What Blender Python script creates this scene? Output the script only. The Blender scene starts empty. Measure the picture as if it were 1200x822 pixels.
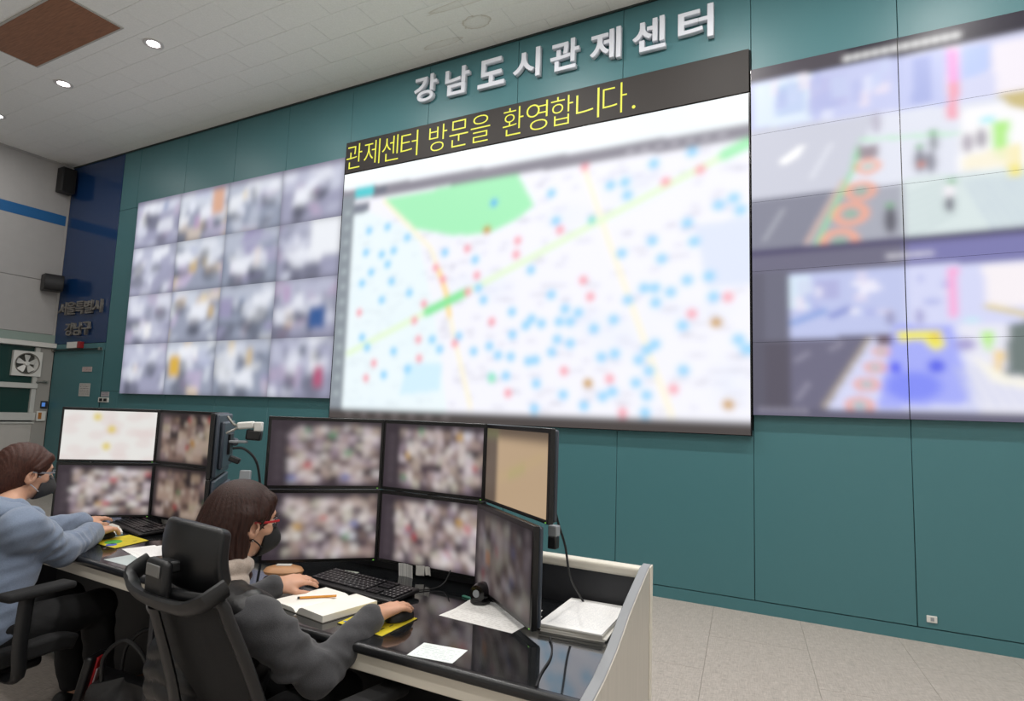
import bpy, bmesh, math, random
import numpy as np
from mathutils import Vector, Matrix, Euler
random.seed(7)
RNG = np.random.default_rng(11)
SC = bpy.context.scene
COL = SC.collection
PI = math.pi
R = math.radians

def srgb(h):
    if isinstance(h, str):
        h = h.lstrip('#'); v = [int(h[i:i+2], 16)/255 for i in (0, 2, 4)]
    else:
        v = h
    return tuple((c/12.92 if c <= .04045 else ((c+.055)/1.055)**2.4) for c in v)

# ------------------------------------------------------------------ camera
cam_data = bpy.data.cameras.new('camera')
cam = bpy.data.objects.new('camera', cam_data); COL.objects.link(cam)
YAW, PITCH, ROLL, FPX = -.492389757, .105297, .0344049, 720.2347
fw = Vector((math.sin(YAW)*math.cos(PITCH), math.cos(YAW)*math.cos(PITCH), math.sin(PITCH)))
rt = Vector((math.cos(YAW), -math.sin(YAW), 0)); up = rt.cross(fw)
rt2 = math.cos(ROLL)*rt + math.sin(ROLL)*up; up2 = -math.sin(ROLL)*rt + math.cos(ROLL)*up
cam.matrix_world = Matrix(((rt2.x, up2.x, -fw.x, 0), (rt2.y, up2.y, -fw.y, 0), (rt2.z, up2.z, -fw.z, 1.42), (0, 0, 0, 1)))
cam_data.sensor_width = 36; cam_data.lens = 36*FPX/1200; cam_data.clip_start = .02
SC.camera = cam

# ------------------------------------------------------------------ world, exposure
w = bpy.data.worlds.new('world'); SC.world = w; w.use_nodes = True
w.node_tree.nodes['Background'].inputs[0].default_value = (.8, .85, .9, 1)
w.node_tree.nodes['Background'].inputs[1].default_value = .25
SC.view_settings.view_transform = 'Standard'; SC.view_settings.look = 'None'
SC.view_settings.exposure = 0.0; SC.view_settings.gamma = 1.0; SC.view_settings.use_curve_mapping = False
LAMP_W = 41.0            # one ceiling downlight
SCREEN = 1.05             # brightness of the video wall
MONITOR = .8            # brightness of the desk monitors

# ------------------------------------------------------------------ materials
MATS = {}
def mat(name, col, rough=.5, metal=0., noise=.0, scale=20., bump=0., bscale=80., coat=0., spec=.5, ior=1.5, stretch=None, sheen=0., emis=None, estr=1.):
    if name in MATS: return MATS[name]
    m = bpy.data.materials.new(name); m.use_nodes = True
    nt = m.node_tree; b = nt.nodes['Principled BSDF']
    c = srgb(col)
    b.inputs['Base Color'].default_value = (*c, 1)
    b.inputs['Roughness'].default_value = rough; b.inputs['Metallic'].default_value = metal
    b.inputs['Specular IOR Level'].default_value = spec; b.inputs['IOR'].default_value = ior
    b.inputs['Coat Weight'].default_value = coat; b.inputs['Coat Roughness'].default_value = .05
    b.inputs['Sheen Weight'].default_value = sheen
    if emis:
        b.inputs['Emission Color'].default_value = (*srgb(emis), 1); b.inputs['Emission Strength'].default_value = estr
    if noise or bump:
        tc = nt.nodes.new('ShaderNodeTexCoord'); mp = nt.nodes.new('ShaderNodeMapping')
        nt.links.new(tc.outputs['Object'], mp.inputs[0])
        if stretch: mp.inputs['Scale'].default_value = stretch
    if noise:
        n = nt.nodes.new('ShaderNodeTexNoise'); n.inputs['Scale'].default_value = scale; n.inputs['Detail'].default_value = 4
        nt.links.new(mp.outputs[0], n.inputs['Vector'])
        r = nt.nodes.new('ShaderNodeValToRGB')
        r.color_ramp.elements[0].position = .3; r.color_ramp.elements[1].position = .7
        r.color_ramp.elements[0].color = (*[max(0, x*(1-noise)) for x in c], 1)
        r.color_ramp.elements[1].color = (*[min(1, x*(1+noise)) for x in c], 1)
        nt.links.new(n.outputs['Fac'], r.inputs[0]); nt.links.new(r.outputs[0], b.inputs['Base Color'])
    if bump:
        n2 = nt.nodes.new('ShaderNodeTexNoise'); n2.inputs['Scale'].default_value = bscale; n2.inputs['Detail'].default_value = 3
        nt.links.new(mp.outputs[0], n2.inputs['Vector'])
        bp = nt.nodes.new('ShaderNodeBump'); bp.inputs['Strength'].default_value = bump; bp.inputs['Distance'].default_value = .004
        nt.links.new(n2.outputs['Fac'], bp.inputs['Height']); nt.links.new(bp.outputs[0], b.inputs['Normal'])
    MATS[name] = m
    return m

def screen_mat(name, strength, rough=.35):
    m = bpy.data.materials.new(name); m.use_nodes = True
    nt = m.node_tree; b = nt.nodes['Principled BSDF']
    a = nt.nodes.new('ShaderNodeAttribute'); a.attribute_name = 'picture'
    b.inputs['Base Color'].default_value = (.01, .01, .012, 1); b.inputs['Roughness'].default_value = rough
    b.inputs['Specular IOR Level'].default_value = .2
    nt.links.new(a.outputs['Color'], b.inputs['Emission Color']); b.inputs['Emission Strength'].default_value = strength
    MATS[name] = m
    return m

def paper_mat(name, base, ink, lines, seed=0., margin=.08, fine=160.):
    """white paper with rows of small printed marks (generated coordinates)"""
    m = bpy.data.materials.new(name); m.use_nodes = True
    nt = m.node_tree; b = nt.nodes['Principled BSDF']; b.inputs['Roughness'].default_value = .6
    tc = nt.nodes.new('ShaderNodeTexCoord'); sx = nt.nodes.new('ShaderNodeSeparateXYZ'); nt.links.new(tc.outputs['Generated'], sx.inputs[0])
    def math_(op, a, bb=None):
        n = nt.nodes.new('ShaderNodeMath'); n.operation = op
        for i, v in enumerate((a, bb)):
            if v is None: continue
            if isinstance(v, (int, float)): n.inputs[i].default_value = v
            else: nt.links.new(v, n.inputs[i])
        return n.outputs[0]
    y = math_('MULTIPLY', sx.outputs[1], lines); fr = math_('FRACT', y); fl = math_('FLOOR', y)
    row = math_('LESS_THAN', fr, .45)
    cx = nt.nodes.new('ShaderNodeCombineXYZ')
    nt.links.new(math_('MULTIPLY', sx.outputs[0], fine), cx.inputs[0]); nt.links.new(math_('MULTIPLY', fl, 7.3), cx.inputs[1]); cx.inputs[2].default_value = seed
    n = nt.nodes.new('ShaderNodeTexNoise'); n.inputs['Scale'].default_value = .35; n.inputs['Detail'].default_value = 2
    nt.links.new(cx.outputs[0], n.inputs['Vector'])
    ink_m = math_('GREATER_THAN', n.outputs['Fac'], .47)
    ins = math_('LESS_THAN', math_('ABSOLUTE', math_('SUBTRACT', sx.outputs[0], .5)), .5-margin)
    ins2 = math_('LESS_THAN', math_('ABSOLUTE', math_('SUBTRACT', sx.outputs[1], .5)), .5-margin)
    f = math_('MULTIPLY', math_('MULTIPLY', row, ink_m), math_('MULTIPLY', ins, ins2))
    mx = nt.nodes.new('ShaderNodeMix'); mx.data_type = 'RGBA'
    mx.inputs[6].default_value = (*srgb(base), 1); mx.inputs[7].default_value = (*srgb(ink), 1)
    nt.links.new(math_('MULTIPLY', f, .75), mx.inputs[0]); nt.links.new(mx.outputs[2], b.inputs['Base Color'])
    MATS[name] = m
    return m

# ------------------------------------------------------------------ objects
def link(o, parent=None):
    COL.objects.link(o)
    if parent is not None: o.parent = parent
    return o
def tag(o, label=None, cat=None, group=None, kind=None):
    for k, v in (('label', label), ('category', cat), ('group', group), ('kind', kind)):
        if v: o[k] = v
    return o
def thing(name, label, cat, loc=(0, 0, 0), rz=0., group=None, kind=None):
    o = bpy.data.objects.new(name, None); o.empty_display_size = .1; link(o)
    o.location = loc; o.rotation_euler = (0, 0, rz)
    return tag(o, label, cat, group, kind)

class MB:
    """collects verts and faces"""
    def __init__(s): s.v = []; s.f = []
    def add(s, v, f):
        o = len(s.v); s.v += [tuple(p) for p in v]; s.f += [tuple(i+o for i in q) for q in f]; return s
    def box(s, lo, hi):
        (a, b, c), (d, e, f) = lo, hi
        return s.add([(a,b,c),(d,b,c),(d,e,c),(a,e,c),(a,b,f),(d,b,f),(d,e,f),(a,e,f)],
                     [(0,3,2,1),(4,5,6,7),(0,1,5,4),(1,2,6,5),(2,3,7,6),(3,0,4,7)])
    def cbox(s, c, size, rot=None):
        h = [x/2 for x in size]; n = MB().box([-x for x in h], h)
        v = [Vector(p) for p in n.v]
        if rot is not None:
            m = rot if isinstance(rot, Matrix) else Euler(rot).to_matrix()
            v = [m @ p for p in v]
        return s.add([p+Vector(c) for p in v], n.f)
    def prism(s, pts, lo, hi, axis=2):
        """polygon (2D) extruded along axis"""
        n = len(pts)
        def mk(p, t):
            return {2: (p[0], p[1], t), 1: (p[0], t, p[1]), 0: (t, p[0], p[1])}[axis]
        v = [mk(p, lo) for p in pts] + [mk(p, hi) for p in pts]
        f = [tuple(range(n-1, -1, -1)), tuple(range(n, 2*n))] + [(i, (i+1) % n, (i+1) % n+n, i+n) for i in range(n)]
        return s.add(v, f)
    def tube(s, pts, r, n=10, smooth=0, caps=True, flat=None):
        pts = [Vector(p) for p in pts]; m = len(pts)
        rr = list(r) if hasattr(r, '__len__') else [r]*m
        if smooth and m > 2:
            q, qr = [], []
            for i in range(m-1):
                p0, p1, p2, p3 = pts[max(i-1, 0)], pts[i], pts[i+1], pts[min(i+2, m-1)]
                for k in range(smooth):
                    t = k/smooth
                    q.append(.5*((2*p1)+(p2-p0)*t+(2*p0-5*p1+4*p2-p3)*t*t+(3*p1-p0-3*p2+p3)*t**3)); qr.append(rr[i]+(rr[i+1]-rr[i])*t)
            q.append(pts[-1]); qr.append(rr[-1]); pts, rr = q, qr; m = len(pts)
        v = []; nrm = None
        for i in range(m):
            d = (pts[min(i+1, m-1)]-pts[max(i-1, 0)]).normalized()
            if nrm is None:
                nrm = d.cross(Vector((0, 0, 1)) if abs(d.z) < .95 else Vector((0, 1, 0))).normalized()
            else:
                nrm = (nrm-d*nrm.dot(d)).normalized()
            b = d.cross(nrm)
            fl = flat or (1, 1)
            for k in range(n):
                a = 2*PI*k/n
                v.append(pts[i]+(nrm*math.cos(a)*fl[0]+b*math.sin(a)*fl[1])*rr[i])
        f = [(i*n+k, i*n+(k+1) % n, (i+1)*n+(k+1) % n, (i+1)*n+k) for i in range(m-1) for k in range(n)]
        if caps: f += [tuple(range(n-1, -1, -1)), tuple((m-1)*n+k for k in range(n))]
        return s.add(v, f)
    def lathe(s, prof, c=(0, 0, 0), n=24, axis=2, caps=True):
        v = []
        for r, h in prof:
            for k in range(n):
                a = 2*PI*k/n; x, y = r*math.cos(a), r*math.sin(a)
                p = {2: (x, y, h), 1: (x, h, -y), 0: (h, x, y)}[axis]
                v.append(tuple(p[i]+c[i] for i in range(3)))
        m = len(prof)
        f = [(i*n+k, i*n+(k+1) % n, (i+1)*n+(k+1) % n, (i+1)*n+k) for i in range(m-1) for k in range(n)]
        if caps: f += [tuple(range(n-1, -1, -1)), tuple((m-1)*n+k for k in range(n))]
        return s.add(v, f)
    def sheet(s, fn, nu, nv, th):
        """surface fn(u,v)->point with thickness th along its normal"""
        P = [[Vector(fn(i/nu, j/nv)) for j in range(nv+1)] for i in range(nu+1)]
        top, bot = [], []
        for i in range(nu+1):
            for j in range(nv+1):
                du = P[min(i+1, nu)][j]-P[max(i-1, 0)][j]; dv = P[i][min(j+1, nv)]-P[i][max(j-1, 0)]
                n_ = du.cross(dv).normalized()
                top.append(P[i][j]+n_*th/2); bot.append(P[i][j]-n_*th/2)
        N = len(top); W = nv+1; f = []
        for i in range(nu):
            for j in range(nv):
                a, b, c, d = i*W+j, (i+1)*W+j, (i+1)*W+j+1, i*W+j+1
                f += [(a, b, c, d), (d+N, c+N, b+N, a+N)]
        for i in range(nu):
            f += [(i*W, i*W+N, (i+1)*W+N, (i+1)*W), ((i+1)*W+nv, (i+1)*W+nv+N, i*W+nv+N, i*W+nv)]
        for j in range(nv):
            f += [(j+1, j+1+N, j+N, j), (nu*W+j, nu*W+j+N, nu*W+j+1+N, nu*W+j+1)]
        return s.add(top+bot, f)
    def xf(s, m):
        s.v = [tuple(m @ Vector(p)) for p in s.v]; return s
    def mesh(s, name):
        me = bpy.data.meshes.new(name); me.from_pydata(s.v, [], s.f); me.update()
        bm = bmesh.new(); bm.from_mesh(me); bmesh.ops.recalc_face_normals(bm, faces=bm.faces); bm.to_mesh(me); bm.free()
        return me
    def obj(s, name, m, parent=None, smooth=40, bevel=0., seg=2, loc=None, rot=None, subsurf=0, kind=None):
        me = s.mesh(name); me.materials.append(m)
        if smooth:
            me.polygons.foreach_set('use_smooth', [True]*len(me.polygons)); me.set_sharp_from_angle(angle=R(smooth))
        o = link(bpy.data.objects.new(name, me), parent)
        if loc: o.location = loc
        if rot: o.rotation_euler = rot
        if bevel:
            md = o.modifiers.new('bevel', 'BEVEL'); md.width = bevel; md.segments = seg; md.limit_method = 'ANGLE'; md.angle_limit = R(40)
            md.harden_normals = False
        if subsurf:
            md = o.modifiers.new('sub', 'SUBSURF'); md.levels = subsurf; md.render_levels = subsurf
        if kind: o['kind'] = kind
        return o
def share(o, parent=None, loc=None, rot=None):
    c = o.copy(); link(c); c.parent = parent
    if loc is not None: c.location = loc
    if rot is not None: c.rotation_euler = rot
    return c
def copy_tree(o, parent=None):
    c = o.copy(); link(c); c.parent = parent
    for ch in o.children: copy_tree(ch, c)
    return c
def origin_to(o, p):
    """move a mesh object's origin to p without moving its geometry (no parent, no rotation)"""
    p = Vector(p); o.data.transform(Matrix.Translation(-p)); o.location = Vector(o.location)+p
    return o

# ------------------------------------------------------------------ picture painting for screens (numpy canvas, x 0..1, y 0..1 from top)
class Canvas:
    def __init__(s, wm, hm, ppm, base, x0=0., ztop=None):
        s.w, s.h = int(round(wm*ppm)), int(round(hm*ppm)); s.wm, s.hm = wm, hm
        s.x0, s.zt = x0, (hm if ztop is None else ztop)
        s.a = np.zeros((s.h, s.w, 3)); s.a[:] = srgb(base)
        xs = (np.arange(s.w)+.5)/s.w*wm+s.x0; zs = s.zt-(np.arange(s.h)+.5)/s.h*hm
        s.X, s.Z = np.meshgrid(xs, zs)
    def _mix(s, m, col, al=1.):
        c = np.array(srgb(col)); mm = (m*al)[..., None]; s.a = s.a*(1-mm)+c*mm
    def poly(s, pts, col, al=1.):
        ins = np.zeros(s.X.shape, bool); n = len(pts)
        for i in range(n):
            (x1, z1), (x2, z2) = pts[i], pts[(i+1) % n]
            if z1 == z2: continue
            c = ((z1 > s.Z) != (z2 > s.Z)) & (s.X < (x2-x1)*(s.Z-z1)/(z2-z1)+x1); ins ^= c
        s._mix(ins.astype(float), col, al)
    def rect(s, x0, x1, z0, z1, col, al=1.):
        s._mix(((s.X >= x0) & (s.X <= x1) & (s.Z >= z0) & (s.Z <= z1)).astype(float), col, al)
    def disc(s, x, z, rx, rz, col, al=1., soft=.35, ring=None):
        d = np.sqrt(((s.X-x)/rx)**2+((s.Z-z)/rz)**2)
        if ring: m = np.clip((ring-np.abs(d-1+ring))/ring*2, 0, 1)
        else: m = np.clip((1-d)/soft, 0, 1)
        s._mix(m, col, al)
    def line(s, pts, wd, col, al=1.):
        best = np.full(s.X.shape, 9.)
        for (x1, z1), (x2, z2) in zip(pts[:-1], pts[1:]):
            L = (x2-x1)**2+(z2-z1)**2+1e-9
            t = np.clip(((s.X-x1)*(x2-x1)+(s.Z-z1)*(z2-z1))/L, 0, 1)
            best = np.minimum(best, np.hypot(s.X-x1-t*(x2-x1), s.Z-z1-t*(z2-z1)))
        s._mix(np.clip((wd-best)/(wd*.4), 0, 1), col, al)
    def blur(s, m):
        sg = m*s.w/s.wm; r = max(1, int(sg*2.5)); k = np.exp(-.5*(np.arange(-r, r+1)/sg)**2); k /= k.sum()
        for ax in (0, 1):
            p = np.pad(s.a, [(r, r) if i == ax else (0, 0) for i in range(3)], mode='edge')
            s.a = sum(k[i]*np.take(p, range(i, i+s.a.shape[ax]), axis=ax) for i in range(2*r+1))
    def crop(s, x0, x1, z0, z1):
        i0 = int(round((s.zt-z1)/s.hm*s.h)); i1 = int(round((s.zt-z0)/s.hm*s.h))
        j0 = int(round((x0-s.x0)/s.wm*s.w)); j1 = int(round((x1-s.x0)/s.wm*s.w))
        return s.a[max(0, i0):i1+1, max(0, j0):j1+1]
def picture(name, arr, wd, ht, m, parent, loc=(0, 0, 0), rot=None):
    """flat display surface in the local XZ plane (facing -Y), centred, coloured per vertex"""
    h, w_ = arr.shape[:2]
    xs = np.linspace(-wd/2, wd/2, w_); zs = np.linspace(ht/2, -ht/2, h)
    X, Z = np.meshgrid(xs, zs); V = np.stack([X, np.zeros_like(X), Z], -1).reshape(-1, 3)
    i, j = np.meshgrid(np.arange(h-1), np.arange(w_-1), indexing='ij'); a = (i*w_+j).ravel()
    F = np.stack([a, a+w_, a+w_+1, a+1], -1)
    me = bpy.data.meshes.new(name); me.from_pydata(V.tolist(), [], F.tolist()); me.update()
    ca = me.color_attributes.new('picture', 'FLOAT_COLOR', 'POINT')
    ca.data.foreach_set('color', np.concatenate([arr.reshape(-1, 3), np.ones((h*w_, 1))], 1).astype(np.float32).ravel())
    me.materials.append(m); o = link(bpy.data.objects.new(name, me), parent); o.location = loc
    if rot: o.rotation_euler = rot
    return o

# ------------------------------------------------------------------ text
def letters(text, height, m, parent, x, z, y, width=None, extrude=.0, offset=0., name='letter', single=False, bevel=0.):
    """mesh letters standing in the XZ plane facing -Y; returns list"""
    out = []
    c = bpy.data.curves.new('text', 'FONT'); c.body = text; c.size = 1.; c.extrude = 0; c.align_x = 'LEFT'; c.offset = offset
    if bevel: c.bevel_depth = bevel/height; c.bevel_resolution = 1
    c.extrude = extrude/height; c.resolution_u = 4
    o = bpy.data.objects.new('text', c); COL.objects.link(o); bpy.context.view_layer.update()
    me = bpy.data.meshes.new_from_object(o.evaluated_get(bpy.context.evaluated_depsgraph_get()))
    bpy.data.objects.remove(o); bpy.data.curves.remove(c)
    v = np.array([p.co for p in me.vertices])
    lo, hi = v.min(0), v.max(0); sz = height/(hi[1]-lo[1]); sx = sz if width is None else width/(hi[0]-lo[0])
    me.transform(Matrix(((sx, 0, 0, -lo[0]*sx), (0, 0, -height, 0), (0, sz, 0, -lo[1]*sz), (0, 0, 0, 1))))
    if sx*sz < 0: me.flip_normals()
    me.materials.clear(); me.materials.append(m)
    me.name = name
    q = link(bpy.data.objects.new(name, me), parent); q.location = (x, y, z)
    return q
# ------------------------------------------------------------------ shared materials
M_teal = mat('teal_laminate', '#44747a', .42, noise=.03, scale=300, bump=.05, bscale=500)
M_gap = mat('dark_joint', '#0d1a1b', .9)
M_blue = mat('blue_gloss', '#14345f', .12, spec=.5)
M_white_wall = mat('white_wall_panel', '#a8a6a4', .6, noise=.02, scale=8)
M_stripe = mat('blue_stripe', '#1f5f96', .45)
M_ceil_base = mat('ceiling_void', '#77776f', .9)
M_black = mat('black_plastic', '#141416', .45, bump=.05, bscale=400)
M_blackgloss = mat('black_gloss', '#0c0c0e', .2)
M_dgrey = mat('dark_grey_plastic', '#2c3138', .45)
M_mgrey = mat('mid_grey_plastic', '#8e9296', .45)
M_metal = mat('brushed_metal', '#a9a6a0', .35, metal=.9)
M_white = mat('white_plastic', '#d6d5d0', .4)
M_cream = mat('cream_laminate', '#d8d2c4', .45, noise=.05, scale=3, stretch=(1, 1, 12))
M_led = mat('led_panel', '#231d1a', .6, noise=.12, scale=900)
M_yellow = mat('yellow_led', '#222200', .5, emis='#f3f24a', estr=1.0)
M_letter = mat('white_letter', '#dfe3ec', .4)
M_letter_metal = mat('steel_letter', '#8e8a84', .35, metal=.6)
M_cable = mat('cable_rubber', '#0e0e10', .5)

CEIL = 5.22; D = 5.13; XL = -11.0; XR = 4.2; YR = -3.6

# ------------------------------------------------------------------ ceiling with tiles
def ceiling_mat():
    m = mat('ceiling_tile', '#f4f4ef', .85, noise=.035, scale=60, bump=.15, bscale=220)
    nt = m.node_tree; b = nt.nodes['Principled BSDF']
    src = b.inputs['Base Color'].links[0].from_socket
    g = nt.nodes.new('ShaderNodeNewGeometry')
    def stain(cx, cy, rx, ry, inner, prev, amount):
        mp = nt.nodes.new('ShaderNodeMapping'); mp.vector_type = 'POINT'
        mp.inputs['Location'].default_value = (-cx/rx, -cy/ry, -CEIL); mp.inputs['Scale'].default_value = (1/rx, 1/ry, 1)
        nt.links.new(g.outputs['Position'], mp.inputs[0])
        n = nt.nodes.new('ShaderNodeTexNoise'); n.inputs['Scale'].default_value = 2.5; nt.links.new(mp.outputs[0], n.inputs['Vector'])
        ln = nt.nodes.new('ShaderNodeVectorMath'); ln.operation = 'LENGTH'; nt.links.new(mp.outputs[0], ln.inputs[0])
        ad = nt.nodes.new('ShaderNodeMath'); ad.operation = 'MULTIPLY_ADD'; nt.links.new(n.outputs['Fac'], ad.inputs[0]); ad.inputs[1].default_value = .6; nt.links.new(ln.outputs['Value'], ad.inputs[2])
        r = nt.nodes.new('ShaderNodeValToRGB'); e = r.color_ramp.elements
        e[0].position = inner-.12; e[0].color = (amount*.1,)*3+(1,); e[1].position = 1.0; e[1].color = (0, 0, 0, 1)
        k = r.color_ramp.elements.new(.9); k.color = (amount,)*3+(1,)
        r.color_ramp.elements.new(.8).color = (amount*.3,)*3+(1,)
        sb = nt.nodes.new('ShaderNodeMath'); sb.operation = 'SUBTRACT'; nt.links.new(ad.outputs[0], sb.inputs[0]); sb.inputs[1].default_value = .3
        nt.links.new(sb.outputs[0], r.inputs[0])
        mx = nt.nodes.new('ShaderNodeMix'); mx.data_type = 'RGBA'; mx.inputs[7].default_value = (*srgb('#a08c64'), 1)
        nt.links.new(r.outputs[0], mx.inputs[0]); nt.links.new(prev, mx.inputs[6])
        return mx.outputs[2]
    s = stain(-3.05, 4.72, .16, .1, .6, src, .5)
    s = stain(-2.9, 4.42, .55, .05, .5, s, .45)
    s = stain(-3.55, 4.87, .25, .05, .4, s, .35)
    nt.links.new(s, b.inputs['Base Color'])
    return m
M_tile = ceiling_mat()
ceiling = MB().box((XL-.1, YR-.1, CEIL), (XR+.1, D+.2, CEIL+.1)).obj('ceiling', M_ceil_base)
tag(ceiling, kind='structure')
def in_view(p, pad=60):
    v = cam.matrix_world.inverted() @ Vector(p)
    if v.z > -.05: return False
    x = 600+FPX*v.x/-v.z; y = 411-FPX*v.y/-v.z
    return -pad < x < 1200+pad and -pad < y < 822+pad
TP, TW = .61, .3115
tile0 = None; rest = MB(); hatch = (-8.03, -6.38, 2.69, 3.25)
row0 = 3.40
for r in range(-23, 7):
    y0 = row0+r*TW; y1 = min(y0+TW, D-.004)
    if y1-y0 < .03: continue
    off = -4.26 + (TP/2 if r % 2 == 0 else 0)
    for k in range(-13, 16):
        x0 = off+k*TP; x1 = x0+TP
        if x1 < XL or x0 > XR: continue
        x0, x1 = max(x0, XL), min(x1, XR)
        if x1-x0 < .02: continue
        full = abs(x1-x0-TP) < 1e-6 and abs(y1-y0-TW) < 1e-6
        g = .0016
        if any(in_view(p, 10) for p in ((x0, y0, CEIL), (x1, y0, CEIL), (x0, y1, CEIL), (x1, y1, CEIL), ((x0+x1)/2, (y0+y1)/2, CEIL))):
            dz = random.uniform(0, .0012)
            if full:
                if tile0 is None:
                    tile0 = MB().box((-TP/2+g, -TW/2+g, -.012), (TP/2-g, TW/2-g, 0)).obj('ceiling_tile', M_tile, ceiling, smooth=0)
                    o = tile0
                else: o = share(tile0, ceiling)
                o.location = ((x0+x1)/2, (y0+y1)/2, CEIL-dz)
            else:
                o = MB().box((x0+g, y0+g, -.012), (x1-g, y1-g, 0)).obj('ceiling_tile', M_tile, ceiling, smooth=0); o.location = (0, 0, CEIL-dz)
        else:
            rest.box((x0+g, y0+g, CEIL-.012), (x1-g, y1-g, CEIL))
rest.obj('ceiling_tile_field', M_tile, ceiling, smooth=0, kind='stuff')
CT = CEIL-.013
trim = MB().box((XL, D-.012, CT-.02), (XR, D+.004, CT+.002)).obj('trim_1', mat('ceiling_trim', '#22302f', .6)); tag(trim, kind='structure')
trim2 = MB().box((XL, YR, CT-.03), (XL+.012, D, CT+.002)).obj('trim_2', M_white_wall); tag(trim2, kind='structure')
hx0, hx1, hy0, hy1 = hatch
ht = thing('ceiling_panel', 'brown wood grain access panel set in the white tiled ceiling', 'ceiling panel', ((hx0+hx1)/2, (hy0+hy1)/2, CT))
M_wood = mat('brown_wood', '#93664a', .5, noise=.22, scale=5, stretch=(1.2, 14, 1))
MB().box((-(hx1-hx0)/2, -(hy1-hy0)/2, -.014), ((hx1-hx0)/2, (hy1-hy0)/2, .0)).obj('panel_face', M_wood, ht, bevel=.004)
fr = MB()
W2, H2 = (hx1-hx0)/2, (hy1-hy0)/2
for lo, hi in (((-W2-.02, -H2-.02, -.01), (W2+.02, -H2, .0)), ((-W2-.02, H2, -.01), (W2+.02, H2+.02, .0)), ((-W2-.02, -H2, -.01), (-W2, H2, .0)), ((W2, -H2, -.01), (W2+.02, H2, .0))):
    fr.box(lo, hi)
fr.obj('panel_frame', mat('hatch_frame', '#b9b7b0', .6), ht)

# downlights: rows run along the room, three of them show in the photograph
M_lens = mat('lamp_lens', '#ffffff', .5, emis='#fff6fa', estr=14.)
M_ring = mat('lamp_ring', '#cfccc8', .4)
def downlight(x, y, label, group, dim=1.):
    t = thing('downlight', label, 'downlight', (x, y, CT), 0, group)
    MB().lathe([(.062, 0), (.098, 0), (.1, -.006), (.085, -.012), (.07, -.008), (.062, -.004)], n=28, caps=False).obj('trim_ring', M_ring, t)
    MB().lathe([(.001, -.003), (.04, -.005), (.066, -.003)], n=28, caps=False).obj('lens', M_lens, t)
    ld = bpy.data.lights.new('downlight_bulb', 'AREA'); ld.shape = 'DISK'; ld.size = .14; ld.energy = LAMP_W*dim; ld.color = (1., .975, .945); ld.spread = R(180)
    lo = link(bpy.data.objects.new('downlight_bulb', ld), t); lo.location = (0, 0, -.02)
    return t
names = {-6.35: 'round white downlight nearest the brown panel, the one on the right', -8.18: 'round white downlight left of the brown panel, middle of the three',
         -9.97: 'round white downlight cut off by the left picture edge'}
for x, y in ((-6.35, 3.57), (-8.18, 3.60), (-9.97, 3.66)):
    downlight(x, y, names[x], 'ceiling downlights', .32)
ORD = ['first', 'second', 'third', 'fourth', 'fifth']
for i, x in enumerate((-4.5, -2.7, -.9, .9, 2.7)):
    downlight(x, 3.57, 'round downlight before the map wall, %s from left beyond the upper picture edge' % ORD[i], 'downlights above the picture')
for y in (1.4, -.8):
    for i, x in enumerate((-4.5, -2.7, -.9, .9, 2.7)):
        downlight(x, y, 'round downlight %s, %s from left, out of the picture' % ('in the row over the desks' if y > 0 else 'in the rearmost row', ORD[i]), 'downlights behind the camera', .52)

# ------------------------------------------------------------------ floor with square tiles
def floor_mat():
    m = mat('vinyl_tile', '#aca39b', .38, noise=.26, scale=9, stretch=(2.2, 26, 1), bump=.04, bscale=60)
    nt = m.node_tree; b = nt.nodes['Principled BSDF']; src = b.inputs['Base Color'].links[0].from_socket
    tc = nt.nodes.new('ShaderNodeTexCoord'); mp = nt.nodes.new('ShaderNodeMapping'); mp.inputs['Scale'].default_value = (30, 2.5, 1)
    nt.links.new(tc.outputs['Object'], mp.inputs[0]); n = nt.nodes.new('ShaderNodeTexNoise'); n.inputs['Scale'].default_value = 8; n.inputs['Detail'].default_value = 5
    nt.links.new(mp.outputs[0], n.inputs['Vector'])
    mx = nt.nodes.new('ShaderNodeMix'); mx.data_type = 'RGBA'; mx.blend_type = 'SOFT_LIGHT'; mx.inputs[0].default_value = .85
    nt.links.new(src, mx.inputs[6]); nt.links.new(n.outputs['Color'], mx.inputs[7]); 
    bw = nt.nodes.new('ShaderNodeRGBToBW'); nt.links.new(n.outputs['Color'], bw.inputs[0]); nt.links.new(bw.outputs[0], mx.inputs[7])
    nt.links.new(mx.outputs[2], b.inputs['Base Color'])
    return m
M_floor = floor_mat()
floor = MB().box((XL-.1, YR-.1, -.12), (XR+.1, D+.2, -.006)).obj('floor', mat('floor_joint', '#6c6862', .9)); tag(floor, kind='structure')
ft0 = None; frest = MB(); FA = R(7.4); ca, sa = math.cos(FA), math.sin(FA)
for i in range(-26, 14):
    for j in range(-8, 5):
        u, v = i*.6+.3, j*1.8-.35+(.6 if i % 2 else 0)
        cx, cy = -.295+u*ca-v*sa, 5.15+u*sa+v*ca
        if cx < XL-.6 or cx > XR+.6 or cy > D+1.0 or cy < YR-1.0: continue
        vis = any(in_view((cx+a, cy+b, 0), 30) for a in (-.4, 0, .4) for b in (-.9, -.45, 0, .45, .9) if cy+b < D)
        if vis and cx > -4.5:
            if ft0 is None:
                ft0 = MB().box((-.2992, -.8992, -.01), (.2992, .8992, 0)).obj('floor_tile', M_floor, floor, smooth=0); o = ft0
            else: o = share(ft0, floor)
            o.location = (cx, cy, 0); o.rotation_euler = (0, 0, FA)
        else:
            n_ = MB().box((-.2992, -.8992, -.01), (.2992, .8992, 0)); n_.xf(Matrix.Translation((cx, cy, 0)) @ Matrix.Rotation(FA, 4, 'Z')); frest.add(n_.v, n_.f)
frest.obj('floor_tile_field', M_floor, floor, smooth=0, kind='stuff')

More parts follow.
